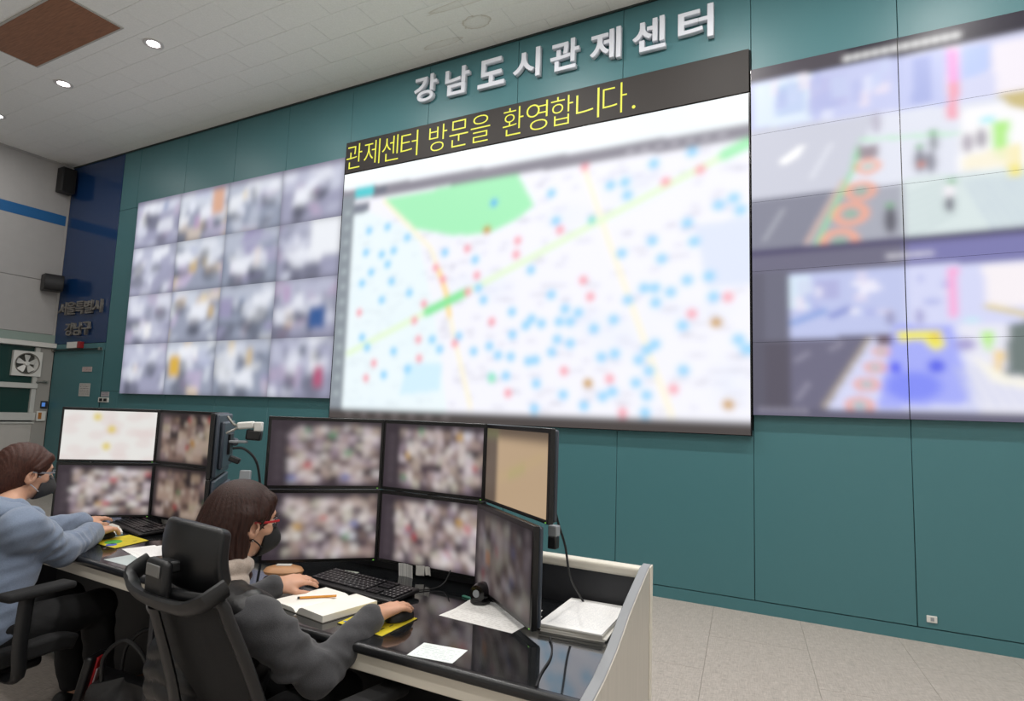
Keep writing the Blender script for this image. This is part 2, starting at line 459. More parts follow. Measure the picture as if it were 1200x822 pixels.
# ------------------------------------------------------------------ main wall with teal panels
wall_back = MB().box((XL-.1, D+.02, 0), (XR+.1, D+.2, CEIL)).obj('wall_back', M_gap); tag(wall_back, kind='structure')
def wpanel(x0, x1, z0, z1, m=None, name='wall_panel', g=.002):
    return MB().box((x0+g, D, z0+g), (x1-g, D+.018, z1-g)).obj(name, m or M_teal, wall_back, bevel=.002, seg=1)
cols = [-9.14, -8.03, -7.0, -6.03, -4.98, -3.88, -2.79, -1.7, -.6, .43, 1.5, 2.6, 3.7, XR]
wpanel(-9.56, -9.14, 4.29, CT)
for a, b in zip(cols[:-1], cols[1:]):
    zt = 4.33 if b < -4.9 else (4.51 if b < -.5 else 4.32)
    wpanel(a, b, zt-.06, CT)
    zb = 1.53 if b < -4.9 else (1.33 if b < -.5 else 1.5)
    wpanel(a, b, .094, zb+.04)
wpanel(-9.56, -8.98, 1.57, 4.29); wpanel(-9.56, -9.14, .094, 1.57)
wpanel(-11.0, -9.565, 2.29, CT, M_blue, 'blue_panel')
bb = MB().box((-9.56, D+.002, 0), (XR, D+.019, .09)).obj('baseboard_back', M_teal); tag(bb, kind='structure')
ws = MB().box((-.6-.012, D-.03, 4.3), (-.6+.0, D+.0, 4.49)).obj('trim_3', M_gap); tag(ws, kind='structure')
# teal door below the blue panel
door = MB().box((-10.97, D+.004, 0.01), (-9.60, D+.018, 2.17)).obj('door_1', M_teal, None, bevel=.003); tag(door, kind='structure')
MB().box((-10.98, D-.03, 2.185), (-9.64, D-.012, 2.205)).obj('door_track', mat('door_track', '#1c2524', .4, metal=.5), door)
for x in (-10.96, -9.66): MB().box((x-.02, D-.04, 2.175), (x+.02, D+.01, 2.215)).obj('track_bracket', M_metal, door)
MB().box((-10.99, D+.0, 2.175), (-9.57, D+.018, 2.285)).obj('door_header', M_teal, door)

# ------------------------------------------------------------------ left wall
wall_left = MB().box((XL-.2, YR, 0), (XL-.03, D+.02, CEIL)).obj('wall_left', mat('left_wall_core', '#55524e', .8)); tag(wall_left, kind='structure')
def lpanel(y0, y1, z0, z1, m, name, x0=-.03, x1=0., bevel=.002):
    return MB().box((XL+x0, y0, z0), (XL+x1, y1, z1)).obj(name, m, wall_left, bevel=bevel, seg=1)
ys = [YR, -1.2, 1.2, 3.6, D-.035]
for a, b in zip(ys[:-1], ys[1:]):
    lpanel(a, b, 3.283, CT, M_white_wall, 'wall_panel'); lpanel(a, b, 2.44, 3.277, M_white_wall, 'wall_panel')
lpanel(YR, D-.035, 4.21, 4.375, M_stripe, 'blue_stripe', 0, .003, 0)
lpanel(D-.033, D, 2.3, CT, mat('corner_post', '#aeaca8', .6), 'corner_post')
lpanel(YR, D, 2.305, 2.435, mat('green_grey_band', '#8a9a92', .5), 'wall_band', -.03, .01)
lpanel(YR, D, 2.225, 2.30, M_white, 'ledge', -.03, .09, .006)
M_alu = mat('window_aluminium', '#c2c2be', .45)
lpanel(4.94, D, 0, 2.22, mat('pillar_grey', '#9b9893', .6), 'pillar', -.03, .02)
lpanel(YR, 4.94, 0, 1.04, mat('lower_wall', '#b6b2ad', .6, noise=.03, scale=6), 'lower_panel', -.03, .01)
M_glass = mat('dark_green_glass', '#23403c', .12, spec=.6)
def window(n, z0, z1):
    t = thing('window_%d' % n, None, None, (XL, 4.0, z0), 0, None, 'structure')
    MB().box((-.02, -1.8, 0), (-.01, .9, z1-z0)).obj('pane', M_glass, t)
    f = MB()
    f.box((-.03, .88, 0), (.03, .94, z1-z0)); f.box((-.03, -1.86, 0), (.03, -1.8, z1-z0)); f.box((-.03, -.48, 0), (.025, -.43, z1-z0))
    f.obj('window_frame', M_alu, t, bevel=.003)
    return t
window(1, 1.66, 2.22); window(2, 1.21, 1.58)
lpanel(YR, 4.95, 1.58, 1.66, M_alu, 'transom', -.03, .05, .005)
lpanel(YR, 4.965, 1.09, 1.21, M_alu, 'window_sill', -.03, .04, .005)
lpanel(YR, 4.965, 1.04, 1.07, M_alu, 'rail', -.03, .03, .004)
wall_right = MB().box((XR, YR, 0), (XR+.1, D+.02, CEIL)).obj('wall_right', mat('white_paint', '#e6e5e2', .7)); tag(wall_right, kind='structure')
wall_rear = MB().box((XL, YR-.1, 0), (XR, YR, CEIL)).obj('wall_rear', mat('white_paint', '#e6e5e2', .7)); tag(wall_rear, kind='structure')

# exhaust fan on the window
t = thing('exhaust_fan', 'square white exhaust fan mounted in the dark green window', 'fan', (XL+.0, 4.775, 1.955))
f = MB(); n = 32; hs = .19
prof_i = [(.155*math.cos(2*PI*k/n), .155*math.sin(2*PI*k/n)) for k in range(n)]
def sq(a):
    c, s_ = math.cos(a), math.sin(a); q = hs/max(abs(c), abs(s_)); return (c*q, s_*q)
prof_o = [sq(2*PI*k/n) for k in range(n)]
v = [(.055, p[0], p[1]) for p in prof_i]+[(.055, p[0], p[1]) for p in prof_o]+[(.0, p[0], p[1]) for p in prof_o]+[(.0, p[0], p[1]) for p in prof_i]
ff = []
for k in range(n):
    k2 = (k+1) % n
    for a in range(4): ff.append((a*n+k, a*n+k2, ((a+1) % 4)*n+k2, ((a+1) % 4)*n+k))
f.add(v, ff).obj('fan_housing', M_white, t)
MB().lathe([(.15, .056), (.158, .062), (.166, .056)], n=32, axis=0, caps=False).obj('guard_ring', mat('fan_ring', '#77736c', .5), t)
MB().box((-.008, -.15, -.15), (-.002, .15, .15)).obj('back_plate', mat('fan_dark', '#4a4a44', .6), t)
MB().lathe([(.001, .06), (.03, .058), (.036, .045), (.036, .01)], n=18, axis=0).obj('hub', M_white, t)
bl = None
for k in range(5):
    a0 = 2*PI*k/5+.3
    if bl is None:
        def bf(u, v): 
            r_ = .03+.105*u; wd = (.03+.075*u)*(1 if u < .8 else 1-(u-.8)*1.2); tt = (v-.5)*wd
            return (.03+tt*.35, r_, tt)
        bl = MB().sheet(bf, 6, 4, .003).obj('blade', M_white, t); o = bl
    else: o = share(bl, t)
    o.rotation_euler = (a0, 0, 0)
# black speakers on the left wall
t = thing('wall_speaker', 'tall black box speaker mounted high in the wall corner', 'speaker', (XL+.0, 4.99, 4.71), 0, 'black wall speakers')
MB().box((.02, -.1, 0), (.2, .1, .4)).obj('cabinet', M_black, t, bevel=.008)
MB().box((.195, -.085, .015), (.204, .085, .385)).obj('grille', mat('speaker_grille', '#0a0a0b', .8, noise=.4, scale=900), t, bevel=.004)
MB().box((0, -.03, .12), (.03, .03, .28)).obj('bracket', M_black, t)
t = thing('wall_speaker', 'squat black speaker angled on a bracket above the ledge', 'speaker', (XL+.0, 4.97, 3.11), 0, 'black wall speakers')
c = MB().prism([(-.02, 0), (.19, 0), (.22, .05), (.22, .2), (.19, .25), (-.02, .25)], -.125, .125, axis=0)
c.v = [(p[1]+.06, p[0], p[2]) for p in c.v]
c.xf(Matrix.Rotation(R(-12), 4, 'Z')).obj('cabinet', M_black, t, bevel=.01)
MB().tube([(0, .02, .12), (.08, .02, .12)], .02).obj('bracket_arm', M_black, t); MB().lathe([(.045, 0), (.045, .015)], (0, .02, .12), axis=0).obj('bracket_plate', M_black, t)
MB().lathe([(.03, .0), (.045, .02)], (.13, -.115, .12), 16, 1).obj('knob', M_black, t)
# door closer arm, phone and switch box on the pillar
t = thing('wall_phone', 'small dark entry panel with blue lit screen on the grey pillar', 'intercom', (XL+.02, 5.065, 1.28))
MB().box((0, -.045, 0), (.03, .05, .115)).obj('body', M_dgrey, t, bevel=.008)
MB().box((.028, -.035, .03), (.032, .01, .09)).obj('display', mat('blue_display', '#0a1a40', .3, emis='#5a8fe0', estr=.7), t)
t = thing('switch_box', 'white wall box with an orange label on the grey pillar', 'switch box', (XL+.02, 5.035, 1.085))
MB().box((0, -.06, 0), (.045, .06, .15)).obj('body', M_white, t, bevel=.006)
MB().box((.044, -.045, .03), (.048, .0, .13)).obj('label_plate', mat('orange_label', '#a86a28', .5), t)
t = thing('valve_bracket', 'small metal latch bracket between the fan and the pillar', 'bracket', (XL+.05, 4.98, 1.66))
MB().tube([(0, -.06, .02), (0, .0, .03), (0, .08, .03)], .012, smooth=3).obj('latch_arm', M_metal, t)
MB().lathe([(.022, 0), (.022, .03)], (-.03, .05, .03), 14, 0).obj('latch_knob', M_metal, t); MB().lathe([(.02, 0), (.02, .03)], (-.03, .09, .03), 14, 0).obj('latch_knob', M_metal, t)

# signs and notices at the door
t = thing('wall_lettering', 'grey metal district lettering on the blue panel at far left', 'sign', (-10.9, D, 2.41))
txt = '서울특별시'
for i, ch in enumerate(txt):
    letters(ch, .2, M_letter_metal, t, (-10.9+10.9)+i*.242, .335, -.03, width=.225, extrude=.015, offset=.012)
for i, ch in enumerate('강남구'):
    letters(ch, .2, M_letter_metal, t, .25+i*.236, .005, -.03, width=.22, extrude=.015, offset=.012)
t = thing('alarm_box', 'white box with a red end above the teal door', 'alarm box', (-10.51, D, 2.215))
MB().box((0, -.06, 0), (.29, 0, .095)).obj('face', M_white, t, bevel=.004); MB().box((.292, -.062, -.002), (.37, 0, .097)).obj('red_end', mat('red_plastic', '#8e1a1e', .4), t, bevel=.004)
M_notice = paper_mat('notice_paper', '#b9b6b2', '#5b5050', 7, 1.)
def yzplate(o): return o
def notice(name, label, x0, x1, z0, z1, m, cat='notice'):
    # flat sheet on the wall: built lying, then stood up so that its print runs along X
    o = MB().box((0, 0, 0), (x1-x0, z1-z0, .004)).obj(name, m, None, smooth=0); o.location = (x0, D-.0, z0); o.rotation_euler = (R(90), 0, 0)
    return tag(o, label, cat)
notice('door_label', 'small white label with red print high on the teal door', -10.11, -9.85, 1.855, 1.93, paper_mat('label_paper', '#b5a9a6', '#8a3a3a', 3, 2.))
notice('paper_notice', 'white paper notice taped below the label on the teal door', -10.14, -9.85, 1.487, 1.68, M_notice)
t = thing('light_switch', 'white double switch plate with dark keys right of the door', 'switch', (-9.59, D, 1.408))
MB().box((0, -.012, 0), (.257, 0, .07)).obj('plate', M_white, t, bevel=.003)
for x in (.035, .145): MB().box((x, -.018, .015), (x+.075, -.01, .055)).obj('key', M_black, t, bevel=.002)
notice('switch_label', 'small pale label just above the switch plate', -9.54, -9.34, 1.49, 1.56, paper_mat('switch_label_paper', '#a9a4a8', '#666070', 3, 5.))
t = thing('wall_outlet', 'tiny white outlet low on the right teal panel', 'outlet', (.512, D, .135))
MB().box((-.03, -.008, 0), (.03, 0, .045)).obj('plate', M_white, t, bevel=.003); MB().box((-.008, -.01, .012), (.012, -.006, .034)).obj('socket', M_mgrey, t)
# ------------------------------------------------------------------ white lettering and LED ticker
t = thing('wall_sign', 'large white raised lettering below the ceiling on the teal wall', 'sign', (-4.05, D, 4.7))
for i, ch in enumerate('강남도시관제센터'):
    letters(ch, .30, M_letter, t, i*.4085, .06-i*.0105, -.03, width=.30 if ch != '도' else .31, extrude=.022, offset=.014, bevel=.003)
led = thing('led_ticker', 'long dark ticker display with yellow lettering above the map screen', 'led display', (-4.99, D-.003, 4.118))
LW = 4.38
MB().box((0, -.05, 0), (LW, 0, .372)).obj('panel', M_led, led, bevel=.003)
pen = .02
for ch in '관제센터 방문을 환영합니다.':
    if ch == ' ': pen += .115; continue
    if ch == '.': letters(ch, .032, M_yellow, led, pen+.015, .06, -.0525, width=.032, extrude=.001); continue
    letters(ch, .285, M_yellow, led, pen, .048, -.0525, width=.228, extrude=.001, offset=-.014); pen += .261

# ------------------------------------------------------------------ the map screen
M_scr = screen_mat('video_wall_picture', SCREEN)
cx0, cx1, cz0, cz1 = -4.99, -.605, 1.325, 4.11
cv = Canvas(cx1-cx0, cz1-cz0, 64, '#f3f3fb', cx0, cz1)
MAPD = {
'red': [(-2.029, 3.711), (-1.284, 3.457), (-0.994, 3.515), (-2.261, 3.142), (-2.7, 3.087), (-2.712, 2.953), (-3.269, 3.066), (-3.644, 2.904), (-3.548, 2.773), (-3.243, 2.623), (-3.77, 2.533), (-3.881, 2.365), (-3.37, 2.113), (-2.019, 2.651), (-1.948, 2.496), (-0.777, 2.421), (-1.061, 2.3), (-2.954, 2.314), (-3.818, 2.165), (-3.796, 1.969), (-4.39, 1.926), (-4.487, 1.766), (-2.185, 1.834), (-1.755, 1.764), (-1.205, 1.681), (-2.749, 1.628), (-1.634, 1.479), (-3.145, 2.783), (-4.638, 2.485)],
'brown': [(-3.048, 3.232), (-0.868, 2.22), (-1.953, 1.725), (-0.776, 1.564)],
'cyan': [(-2.36, 3.508), (-1.779, 3.497), (-1.644, 3.506), (-1.621, 3.383), (-1.388, 3.633), (-1.063, 3.682), (-0.846, 3.189), (-0.729, 3.233), (-0.678, 3.127), (-1.1, 3.07), (-1.044, 2.905), (-1.395, 2.949), (-1.666, 2.864), (-1.312, 2.783), (-2.303, 3.234), (-3.539, 3.052), (-3.171, 2.944), (-2.55, 2.789), (-2.331, 2.538), (-2.737, 2.399), (-2.526, 2.322), (-2.189, 2.398), (-2.058, 2.359), (-2.244, 2.284), (-2.136, 2.279), (-2.585, 2.261), (-2.423, 2.273), (-1.908, 2.207), (-1.728, 2.28), (-1.6, 2.447), (-1.462, 2.541), (-1.367, 2.535), (-1.234, 2.492), (-1.359, 2.409), (-1.098, 2.583), (-0.924, 2.603), (-0.887, 2.431), (-1.134, 2.205), (-0.698, 2.078), (-0.64, 1.998), (-1.362, 2.056), (-1.432, 2.008), (-1.499, 1.925), (-1.41, 1.831), (-1.521, 1.731), (-1.428, 1.626), (-1.126, 1.836), (-1.712, 1.982), (-1.834, 1.953), (-2.259, 2.122), (-2.131, 2.082), (-2.311, 2.007), (-2.472, 1.937), (-2.545, 1.927), (-2.733, 1.97), (-2.87, 1.987), (-2.97, 2.076), (-2.724, 2.18), (-3.146, 2.03), (-3.327, 2.183), (-3.547, 2.058), (-3.645, 2.16), (-2.457, 1.719), (-2.187, 1.621), (-1.986, 1.527), (-1.816, 1.61), (-1.728, 1.655), (-2.469, 1.491), (-1.44, 1.484), (-2.777, 1.791), (-2.931, 1.78), (-3.94, 1.861), (-4.247, 1.8), (-4.031, 3.263), (-4.307, 3.411), (-4.567, 3.397), (-4.207, 3.138), (-4.594, 3.154), (-4.368, 3.11), (-4.278, 2.993), (-4.503, 2.924), (-4.211, 2.802), (-4.624, 2.81), (-3.966, 2.661), (-4.332, 2.607), (-4.133, 2.049), (-4.496, 2.098), (-4.577, 2.208), (-3.057, 2.532), (-3.121, 2.654)]}
for x, z in [(RNG.uniform(cx0+.2, cx1), RNG.uniform(cz0+.15, 3.7)) for _ in range(330)]:      # grey street names
    cv.disc(x, z, RNG.uniform(.04, .11), .02, '#9a96b0', .28)
for _ in range(16):
    x, z = RNG.uniform(cx0, cx1), RNG.uniform(cz0, 3.6); cv.disc(x, z, RNG.uniform(.2, .5), RNG.uniform(.1, .3), '#e6ecfa', .5, 1.)
cv.poly([(-4.98, 3.8), (-3.9, 3.3), (-3.6, 2.3), (-3.4, 1.3), (-4.98, 1.3)], '#e4f8f8', .55)
cv.poly([(-1.035, 3.046), (-0.604, 3.059), (-0.607, 2.515), (-0.939, 2.506)], '#dfe6fb')
cv.poly([(-3.944, 1.922), (-3.501, 1.918), (-3.533, 1.641), (-4.024, 1.595)], '#d2edfa')
cv.poly([(-4.384, 3.73), (-2.724, 3.76), (-2.534, 3.416), (-2.708, 3.302), (-3.01, 3.2), (-3.428, 3.214), (-3.932, 3.346)], '#a6efbb')
cv.line([(-4.383, 3.71), (-3.715, 3.111), (-3.519, 2.681), (-3.372, 2.153), (-3.156, 1.493)], .03, '#fbf3d8')
cv.line([(-3.6, 2.86), (-3.5, 2.63), (-3.45, 2.4)], .035, '#fbd98c')
cv.line([(-2.028, 3.684), (-1.788, 2.991), (-1.637, 2.588), (-1.457, 2.099), (-1.22, 1.474)], .034, '#fbf4dc')
cv.line([(-4.761, 2.039), (-3.726, 2.448), (-3.211, 2.641), (-2.015, 3.125), (-0.6, 3.683)], .04, '#e4f6d2')
cv.line([(-3.726, 2.448), (-3.257, 2.624)], .06, '#86e59a'); cv.line([(-0.80, 3.61), (-0.6, 3.683)], .06, '#a2eeb4')
for x, z in MAPD['cyan']: cv.disc(x, z, .06, .055, '#8fd2f8', .95)
for x, z in MAPD['red']: cv.disc(x, z, .05, .05, '#f59aa8', .95)
for x, z in MAPD['brown']: cv.disc(x, z, .055, .05, '#c9973a', 1.)
cv.disc(-2.98, 3.5, .05, .05, '#5db6f0'); cv.disc(-1.95, 3.2, .045, .045, '#66d9d0'); cv.disc(-2.93, 1.77, .05, .06, '#8fe8c0')
cv.poly([(-4.99, 4.2), (-.6, 4.2), (-.6, 3.84), (-4.99, 3.93)], '#f4fafd')
cv.poly([(-4.99, 3.915), (-.6, 3.84), (-.6, 3.715), (-4.99, 3.78)], '#8b8893')
for x in np.arange(-1.6, -.7, .13): cv.disc(x, 3.78, .05, .02, '#c8c6cf', .8)
cv.poly([(-4.80, 3.925), (-4.53, 3.915), (-4.53, 3.80), (-4.80, 3.805)], '#54cbd2')
cv.poly([(-4.53, 3.915), (-4.35, 3.91), (-4.35, 3.80), (-4.53, 3.80)], '#6e7280')
cv.poly([(-4.80, 3.73), (-4.58, 3.735), (-4.58, 3.62), (-4.80, 3.61)], '#7d8290')
cv.rect(-4.99, -4.805, 1.3, 3.85, '#8c949c')
for z in np.arange(1.6, 3.7, .17): cv.disc(-4.9, z, .05, .03, '#b6c3c6', .8)
cv.rect(-4.99, -.6, 1.3, 1.44, '#4b4543')
for x in np.arange(-4.7, -3.4, .21): cv.disc(x, 1.38, .06, .03, '#82797a', .6)
cv.blur(.027)
vw = thing('video_wall', 'huge white street map screen in the middle of the teal wall', 'video wall', (cx0, D, cz0))
MB().box((0, -.055, 0), (cx1-cx0, 0, cz1-cz0)).obj('housing', M_blackgloss, vw)
picture('map_display', cv.a, cx1-cx0-.02, cz1-cz0-.012, M_scr, vw, ((cx1-cx0)/2, -.0575, (cz1-cz0)/2))

# ------------------------------------------------------------------ left video wall: camera pictures four by four
def feed(wd, ht, ppm, tone, n=20, blur=.03, dark=.0):
    c = Canvas(wd, ht, ppm, tone[0])
    pal = tone
    c.poly([(0, ht*.6), (wd, ht*RNG.uniform(.4, .8)), (wd, ht), (0, ht)], pal[1], .8)
    for _ in range(n):
        x, z = RNG.uniform(-.1, 1)*wd, RNG.uniform(-.1, 1)*ht; w_, h_ = RNG.uniform(.06, .32)*wd, RNG.uniform(.06, .38)*ht
        sk = RNG.uniform(-.15, .15)*wd; col = pal[RNG.integers(1, len(pal))]
        c.poly([(x, z), (x+w_, z+RNG.uniform(-.05, .05)*ht), (x+w_+sk, z+h_), (x+sk, z+h_)], col, RNG.uniform(.4, .9))
    return c
lx0, lx1, lz0, lz1 = -9.0, -4.995, 1.54, 4.32
vw2 = thing('video_wall', 'left video wall of sixteen blurred camera pictures', 'video wall', (lx0, D, lz0))
MB().box((0, -.05, 0), (lx1-lx0, 0, lz1-lz0)).obj('housing', M_blackgloss, vw2)
M_feed = screen_mat('camera_feed_picture', SCREEN*.92)
TONES = [['#a0a1ba', '#c3c6da', '#a5a6c0', '#868a9e', '#e2e5f2', '#b9a9c4', '#6c7084', '#d6daea'],
         ['#9aa0b4', '#d5dbe8', '#959db0', '#757d90', '#e6ebf2', '#c7b9d6', '#e2cfb8', '#b8bedc'],
         ['#969eb2', '#c0c6d6', '#747c8c', '#d8dbe0', '#a29cc0', '#e0e4f0', '#6a6f80', '#c9c0d0']]
ACC = ['#d8b294', '#d2b478', '#7088b4', '#ffffff', '#f4f6ff', '#e6d4b0', '#b89ac0', '#ffffff', '#eef2ff', '#5f6678']
pw, ph = (lx1-lx0)/4, (lz1-lz0)/4
for r in range(4):
    for c_ in range(4):
        c = feed(pw, ph, 44, TONES[(r*3+c_) % 3])
        for _ in range(2):
            x, z = RNG.uniform(.1, .8)*pw, RNG.uniform(.1, .75)*ph
            c.rect(x, x+RNG.uniform(.06, .16)*pw, z, z+RNG.uniform(.12, .3)*ph, ACC[RNG.integers(0, len(ACC))], .8)
        for _ in range(3):
            x, z = RNG.uniform(.1, .8)*pw, RNG.uniform(.05, .7)*ph; c.disc(x, z, RNG.uniform(.06, .22), RNG.uniform(.06, .16), '#3a3f4c', .55); c.poly([(x-.1, z+.1), (x+RNG.uniform(.05, .3), z+RNG.uniform(.05, .2)), (x+RNG.uniform(.05, .3), z+.3), (x-RNG.uniform(0, .2), z+.25)], '#f4f7ff', RNG.uniform(.4, .85))
        if (r, c_) == (0, 1): c.rect(pw*.68, pw*.9, ph*.45, ph*.95, '#d8a78c')
        if (r, c_) == (2, 3): c.rect(pw*.6, pw*.85, ph*.15, ph*.5, '#3a5f9a')
        if (r, c_) == (3, 3): c.rect(pw*.72, pw*.86, ph*.2, ph*.5, '#b85a7c')
        if (r, c_) == (3, 1): c.rect(pw*.1, pw*.3, ph*.35, ph*.75, '#dcb24a')
        if (r, c_) == (1, 3): c.rect(pw*.55, pw, ph*.4, ph, '#f2f5fb')
        if r == 0: c.rect(0, pw, ph*.9, ph, '#76728c', .9)
        c.rect(0, pw, 0, ph*.04, '#50505c', .7); c.rect(0, pw*.03, 0, ph, '#50505c', .6); c.rect(pw*.97, pw, 0, ph, '#50505c', .6); c.rect(0, pw, ph*.96, ph, '#50505c', .5)
        c.blur(.04)
        picture('feed_screen', c.a, pw, ph, M_feed, vw2, (pw*(c_+.5), -.053, ph*(3.5-r)))

# ------------------------------------------------------------------ right video wall: two street scenes over a grid of panels
rx0, rz0, rz1 = -.598, 1.487, 4.30
PWD, PHT, NC = 1.02, (4.30-1.487)/5, 3
rx1 = rx0+PWD*NC
cv = Canvas(rx1-rx0, rz1-rz0, 62, '#d9dbee', rx0, rz1)
E0 = 2.46   # right end of the pictures
# upper street scene
cv.rect(rx0, E0, 3.7, 4.3, '#d4d6f0'); cv.rect(rx0, .43, 3.75, 4.2, '#c6cbee')
cv.poly([(-.57, 4.16), (-.15, 4.15), (-.15, 3.76), (-.57, 3.78)], '#dde9f6'); cv.rect(-.4, -.2, 3.85, 4.1, '#b9cdea'); cv.rect(-.16, .1, 3.84, 4.1, '#bdbfe6')
for _ in range(30):
    x, z = RNG.uniform(-.5, .95), RNG.uniform(3.74, 4.05); cv.rect(x, x+RNG.uniform(.03, .12), z, z+RNG.uniform(.05, .2), ['#e9ecfa', '#b4bbe6', '#f3e6ee', '#c9d4f2'][RNG.integers(4)], .6)
cv.poly([(.429, 4.124), (.72, 4.12), (.70, 3.69), (.418, 3.711)], '#c3c9ee'); cv.poly([(.52, 4.1), (.62, 4.1), (.62, 3.75), (.5, 3.75)], '#a9b2e2')
cv.poly([(.806, 4.107), (.979, 4.094), (.955, 3.901), (.809, 3.87)], '#bccbf3'); cv.poly([(.979, 4.094), (E0, 4.09), (E0, 3.66), (.997, 3.694)], '#f1ebf3')
cv.poly([(-.6, 3.769), (.267, 3.727), (.141, 3.341), (-.212, 2.75), (-.6, 2.75)], '#cbcdda')
cv.poly([(.267, 3.72), (E0, 3.66), (E0, 2.7), (-.2, 2.7), (.14, 3.34)], '#dfe2ee'); cv.poly([(.8, 3.66), (E0, 3.66), (E0, 3.1), (.75, 3.2)], '#f5f4f6')
cv.poly([(.44, 3.2), (E0, 3.14), (E0, 2.7), (.43, 2.74)], '#d6e2e2'); 
for k in range(7):
    x = .80+k*.05; cv.line([(x, 3.13), (x+.16+k*.01, 2.76)], .011, '#b2bfd2', .8)
for k in range(6): cv.line([(.46, 3.08-k*.06), (.74, 3.16-k*.05)], .012, '#b9c8ca', .7)
cv.poly([(-.6, 3.19), (.44, 3.174), (.438, 2.74), (-.6, 2.74)], '#8d8f9c', .75); cv.poly([(-.6, 3.19), (-.02, 3.18), (-.25, 2.74), (-.6, 2.74)], '#77788a', .7)
cv.line([(-.5, 2.85), (-.36, 3.08)], .015, '#aeb0bb'); cv.line([(-.16, 3.3), (-.02, 3.55)], .015, '#e3e5ee'); 
cv.poly([(-.396, 3.466), (-.243, 3.575), (-.19, 3.565), (-.266, 3.481), (-.363, 3.436)], '#ffffff')
cv.line([(.165, 3.547), (.77, 3.482)], .012, '#b4eabe'); cv.line([(.16, 3.5), (.121, 3.321), (-.129, 2.8)], .018, '#93d8a4'); cv.line([(.06, 3.25), (-.2, 2.8)], .012, '#e2b7a0')
cv.poly([(.154, 3.502), (.28, 3.491), (.286, 3.4), (.151, 3.39)], '#9b8f98')
for (x, z), s in zip([(.218, 3.33), (.166, 3.151), (.098, 2.987), (.021, 2.79)], (.09, .11, .13, .14)):
    cv.disc(x, z, s, s*.72, '#f0a98e', 1., ring=.26); cv.disc(x, z, s*.42, s*.28, '#8fb89a', .8)
for x, z, s, cc in ((.536, 3.32, .11, '#6a6a78'), (.603, 3.298, .1, '#767684'), (.624, 3.44, .08, '#757c80'), (.35, 2.91, .12, '#4b4b56'), (.82, 3.4, .09, '#9a90a0'), (.9, 3.42, .09, '#8d8694'), (.28, 3.66, .1, '#b5b1c2')):
    cv.disc(x, z, s*.38, s, cc, .9)
cv.disc(.703, 3.07, .035, .06, '#f4eef4'); cv.disc(.703, 2.98, .03, .07, '#5a5668'); cv.disc(.54, 3.29, .02, .03, '#e07a5a')
for x, z in ((.536, 3.43), (.72, 3.14), (.35, 3.02), (.62, 3.52)): cv.disc(x, z, .03, .025, '#5fae6a', .9)
cv.poly([(.722, 4.118), (.788, 4.111), (.785, 3.85), (.715, 3.85)], '#f2a8e0'); cv.poly([(.717, 3.87), (.785, 3.87), (.77, 3.589), (.713, 3.6)], '#f0a2b4')
cv.poly([(.965, 3.53), (1.06, 3.52), (1.035, 3.25), (.973, 3.26)], '#b0ea86'); cv.poly([(1.031, 3.321), (1.113, 3.349), (1.104, 3.12), (1.04, 3.11)], '#f0e27a')
cv.poly([(.893, 3.574), (.976, 3.579), (.99, 3.522), (.907, 3.517)], '#b2eaf2'); cv.poly([(.998, 3.715), (1.3, 3.72), (1.3, 3.5), (1.075, 3.612)], '#c9b980')
cv.poly([(.78, 3.3), (1.1, 3.35), (1.1, 3.2), (.78, 3.2)], '#f4ecd0', .8); cv.rect(1.3, E0, 2.74, 3.6, '#d8d4d0', .7)
for _ in range(14):
    x, z = RNG.uniform(1.2, 2.3), RNG.uniform(2.8, 3.7); cv.rect(x, x+RNG.uniform(.06, .2), z, z+RNG.uniform(.06, .3), ['#c8b98a', '#e6e2ea', '#9aa0b0', '#b8d8a0'][RNG.integers(4)], .7)
cv.poly([(-.6, 4.31), (E0+.1, 4.31), (E0+.1, 4.14), (.429, 4.145), (-.6, 4.175)], '#2c2834'); cv.rect(-.6, .1, 4.165, 4.3, '#5c565c', .6)
for x in np.arange(.10, .84, .062): cv.disc(x, 4.215, .03, .028, '#ffffff', 1.)
# lower street scene
cv.rect(rx0, E0+.1, 1.48, 2.775, '#6d6b80'); cv.rect(.43, E0+.1, 2.56, 2.76, '#7b7ab0', .9)
cv.rect(rx0, E0+.1, 2.735, 2.775, '#4b4668')
for x in np.arange(.335, .58, .04): cv.disc(x, 2.648, .022, .016, '#eceaf2', .9)
cv.rect(rx0, -.33, 1.5, 2.6, '#6b6b7c'); cv.rect(rx0, -.33, 1.5, 2.06, '#575360'); cv.rect(rx0, -.5, 1.5, 2.6, '#5d5c6b', .7)
cv.poly([(-.331, 2.565), (.436, 2.565), (E0, 2.545), (E0, 1.558), (-.327, 1.556)], '#d2d5f2')
cv.rect(-.33, .43, 2.06, 2.565, '#bcc3e8'); cv.rect(-.32, -.18, 2.3, 2.55, '#d5e6f5'); cv.rect(-.15, .02, 2.36, 2.5, '#aeb0da'); cv.rect(-.28, -.17, 2.4, 2.52, '#cfd6ec', .8)
for _ in range(24):
    x, z = RNG.uniform(-.3, .66), RNG.uniform(2.22, 2.48); cv.rect(x, x+RNG.uniform(.03, .1), z, z+RNG.uniform(.03, .1), ['#f1effa', '#a5aade', '#e6dcec', '#c2cdf2'][RNG.integers(4)], .6)
cv.line([(-.3, 2.19), (-.09, 2.27)], .03, '#8fa6dc'); cv.line([(-.04, 2.23), (.07, 2.28)], .03, '#8a95d0'); cv.disc(.11, 2.26, .04, .03, '#e6e6f4')
cv.poly([(-.33, 2.07), (.235, 2.082), (.064, 1.807), (-.08, 1.556), (-.33, 1.556)], '#6c6a80'); 
for a, b in (((-.28, 1.62), (-.2, 1.74)), ((-.29, 1.9), (-.2, 1.96)), ((-.05, 1.98), (.02, 2.03))): cv.line([a, b], .012, '#a9a6b8', .8)
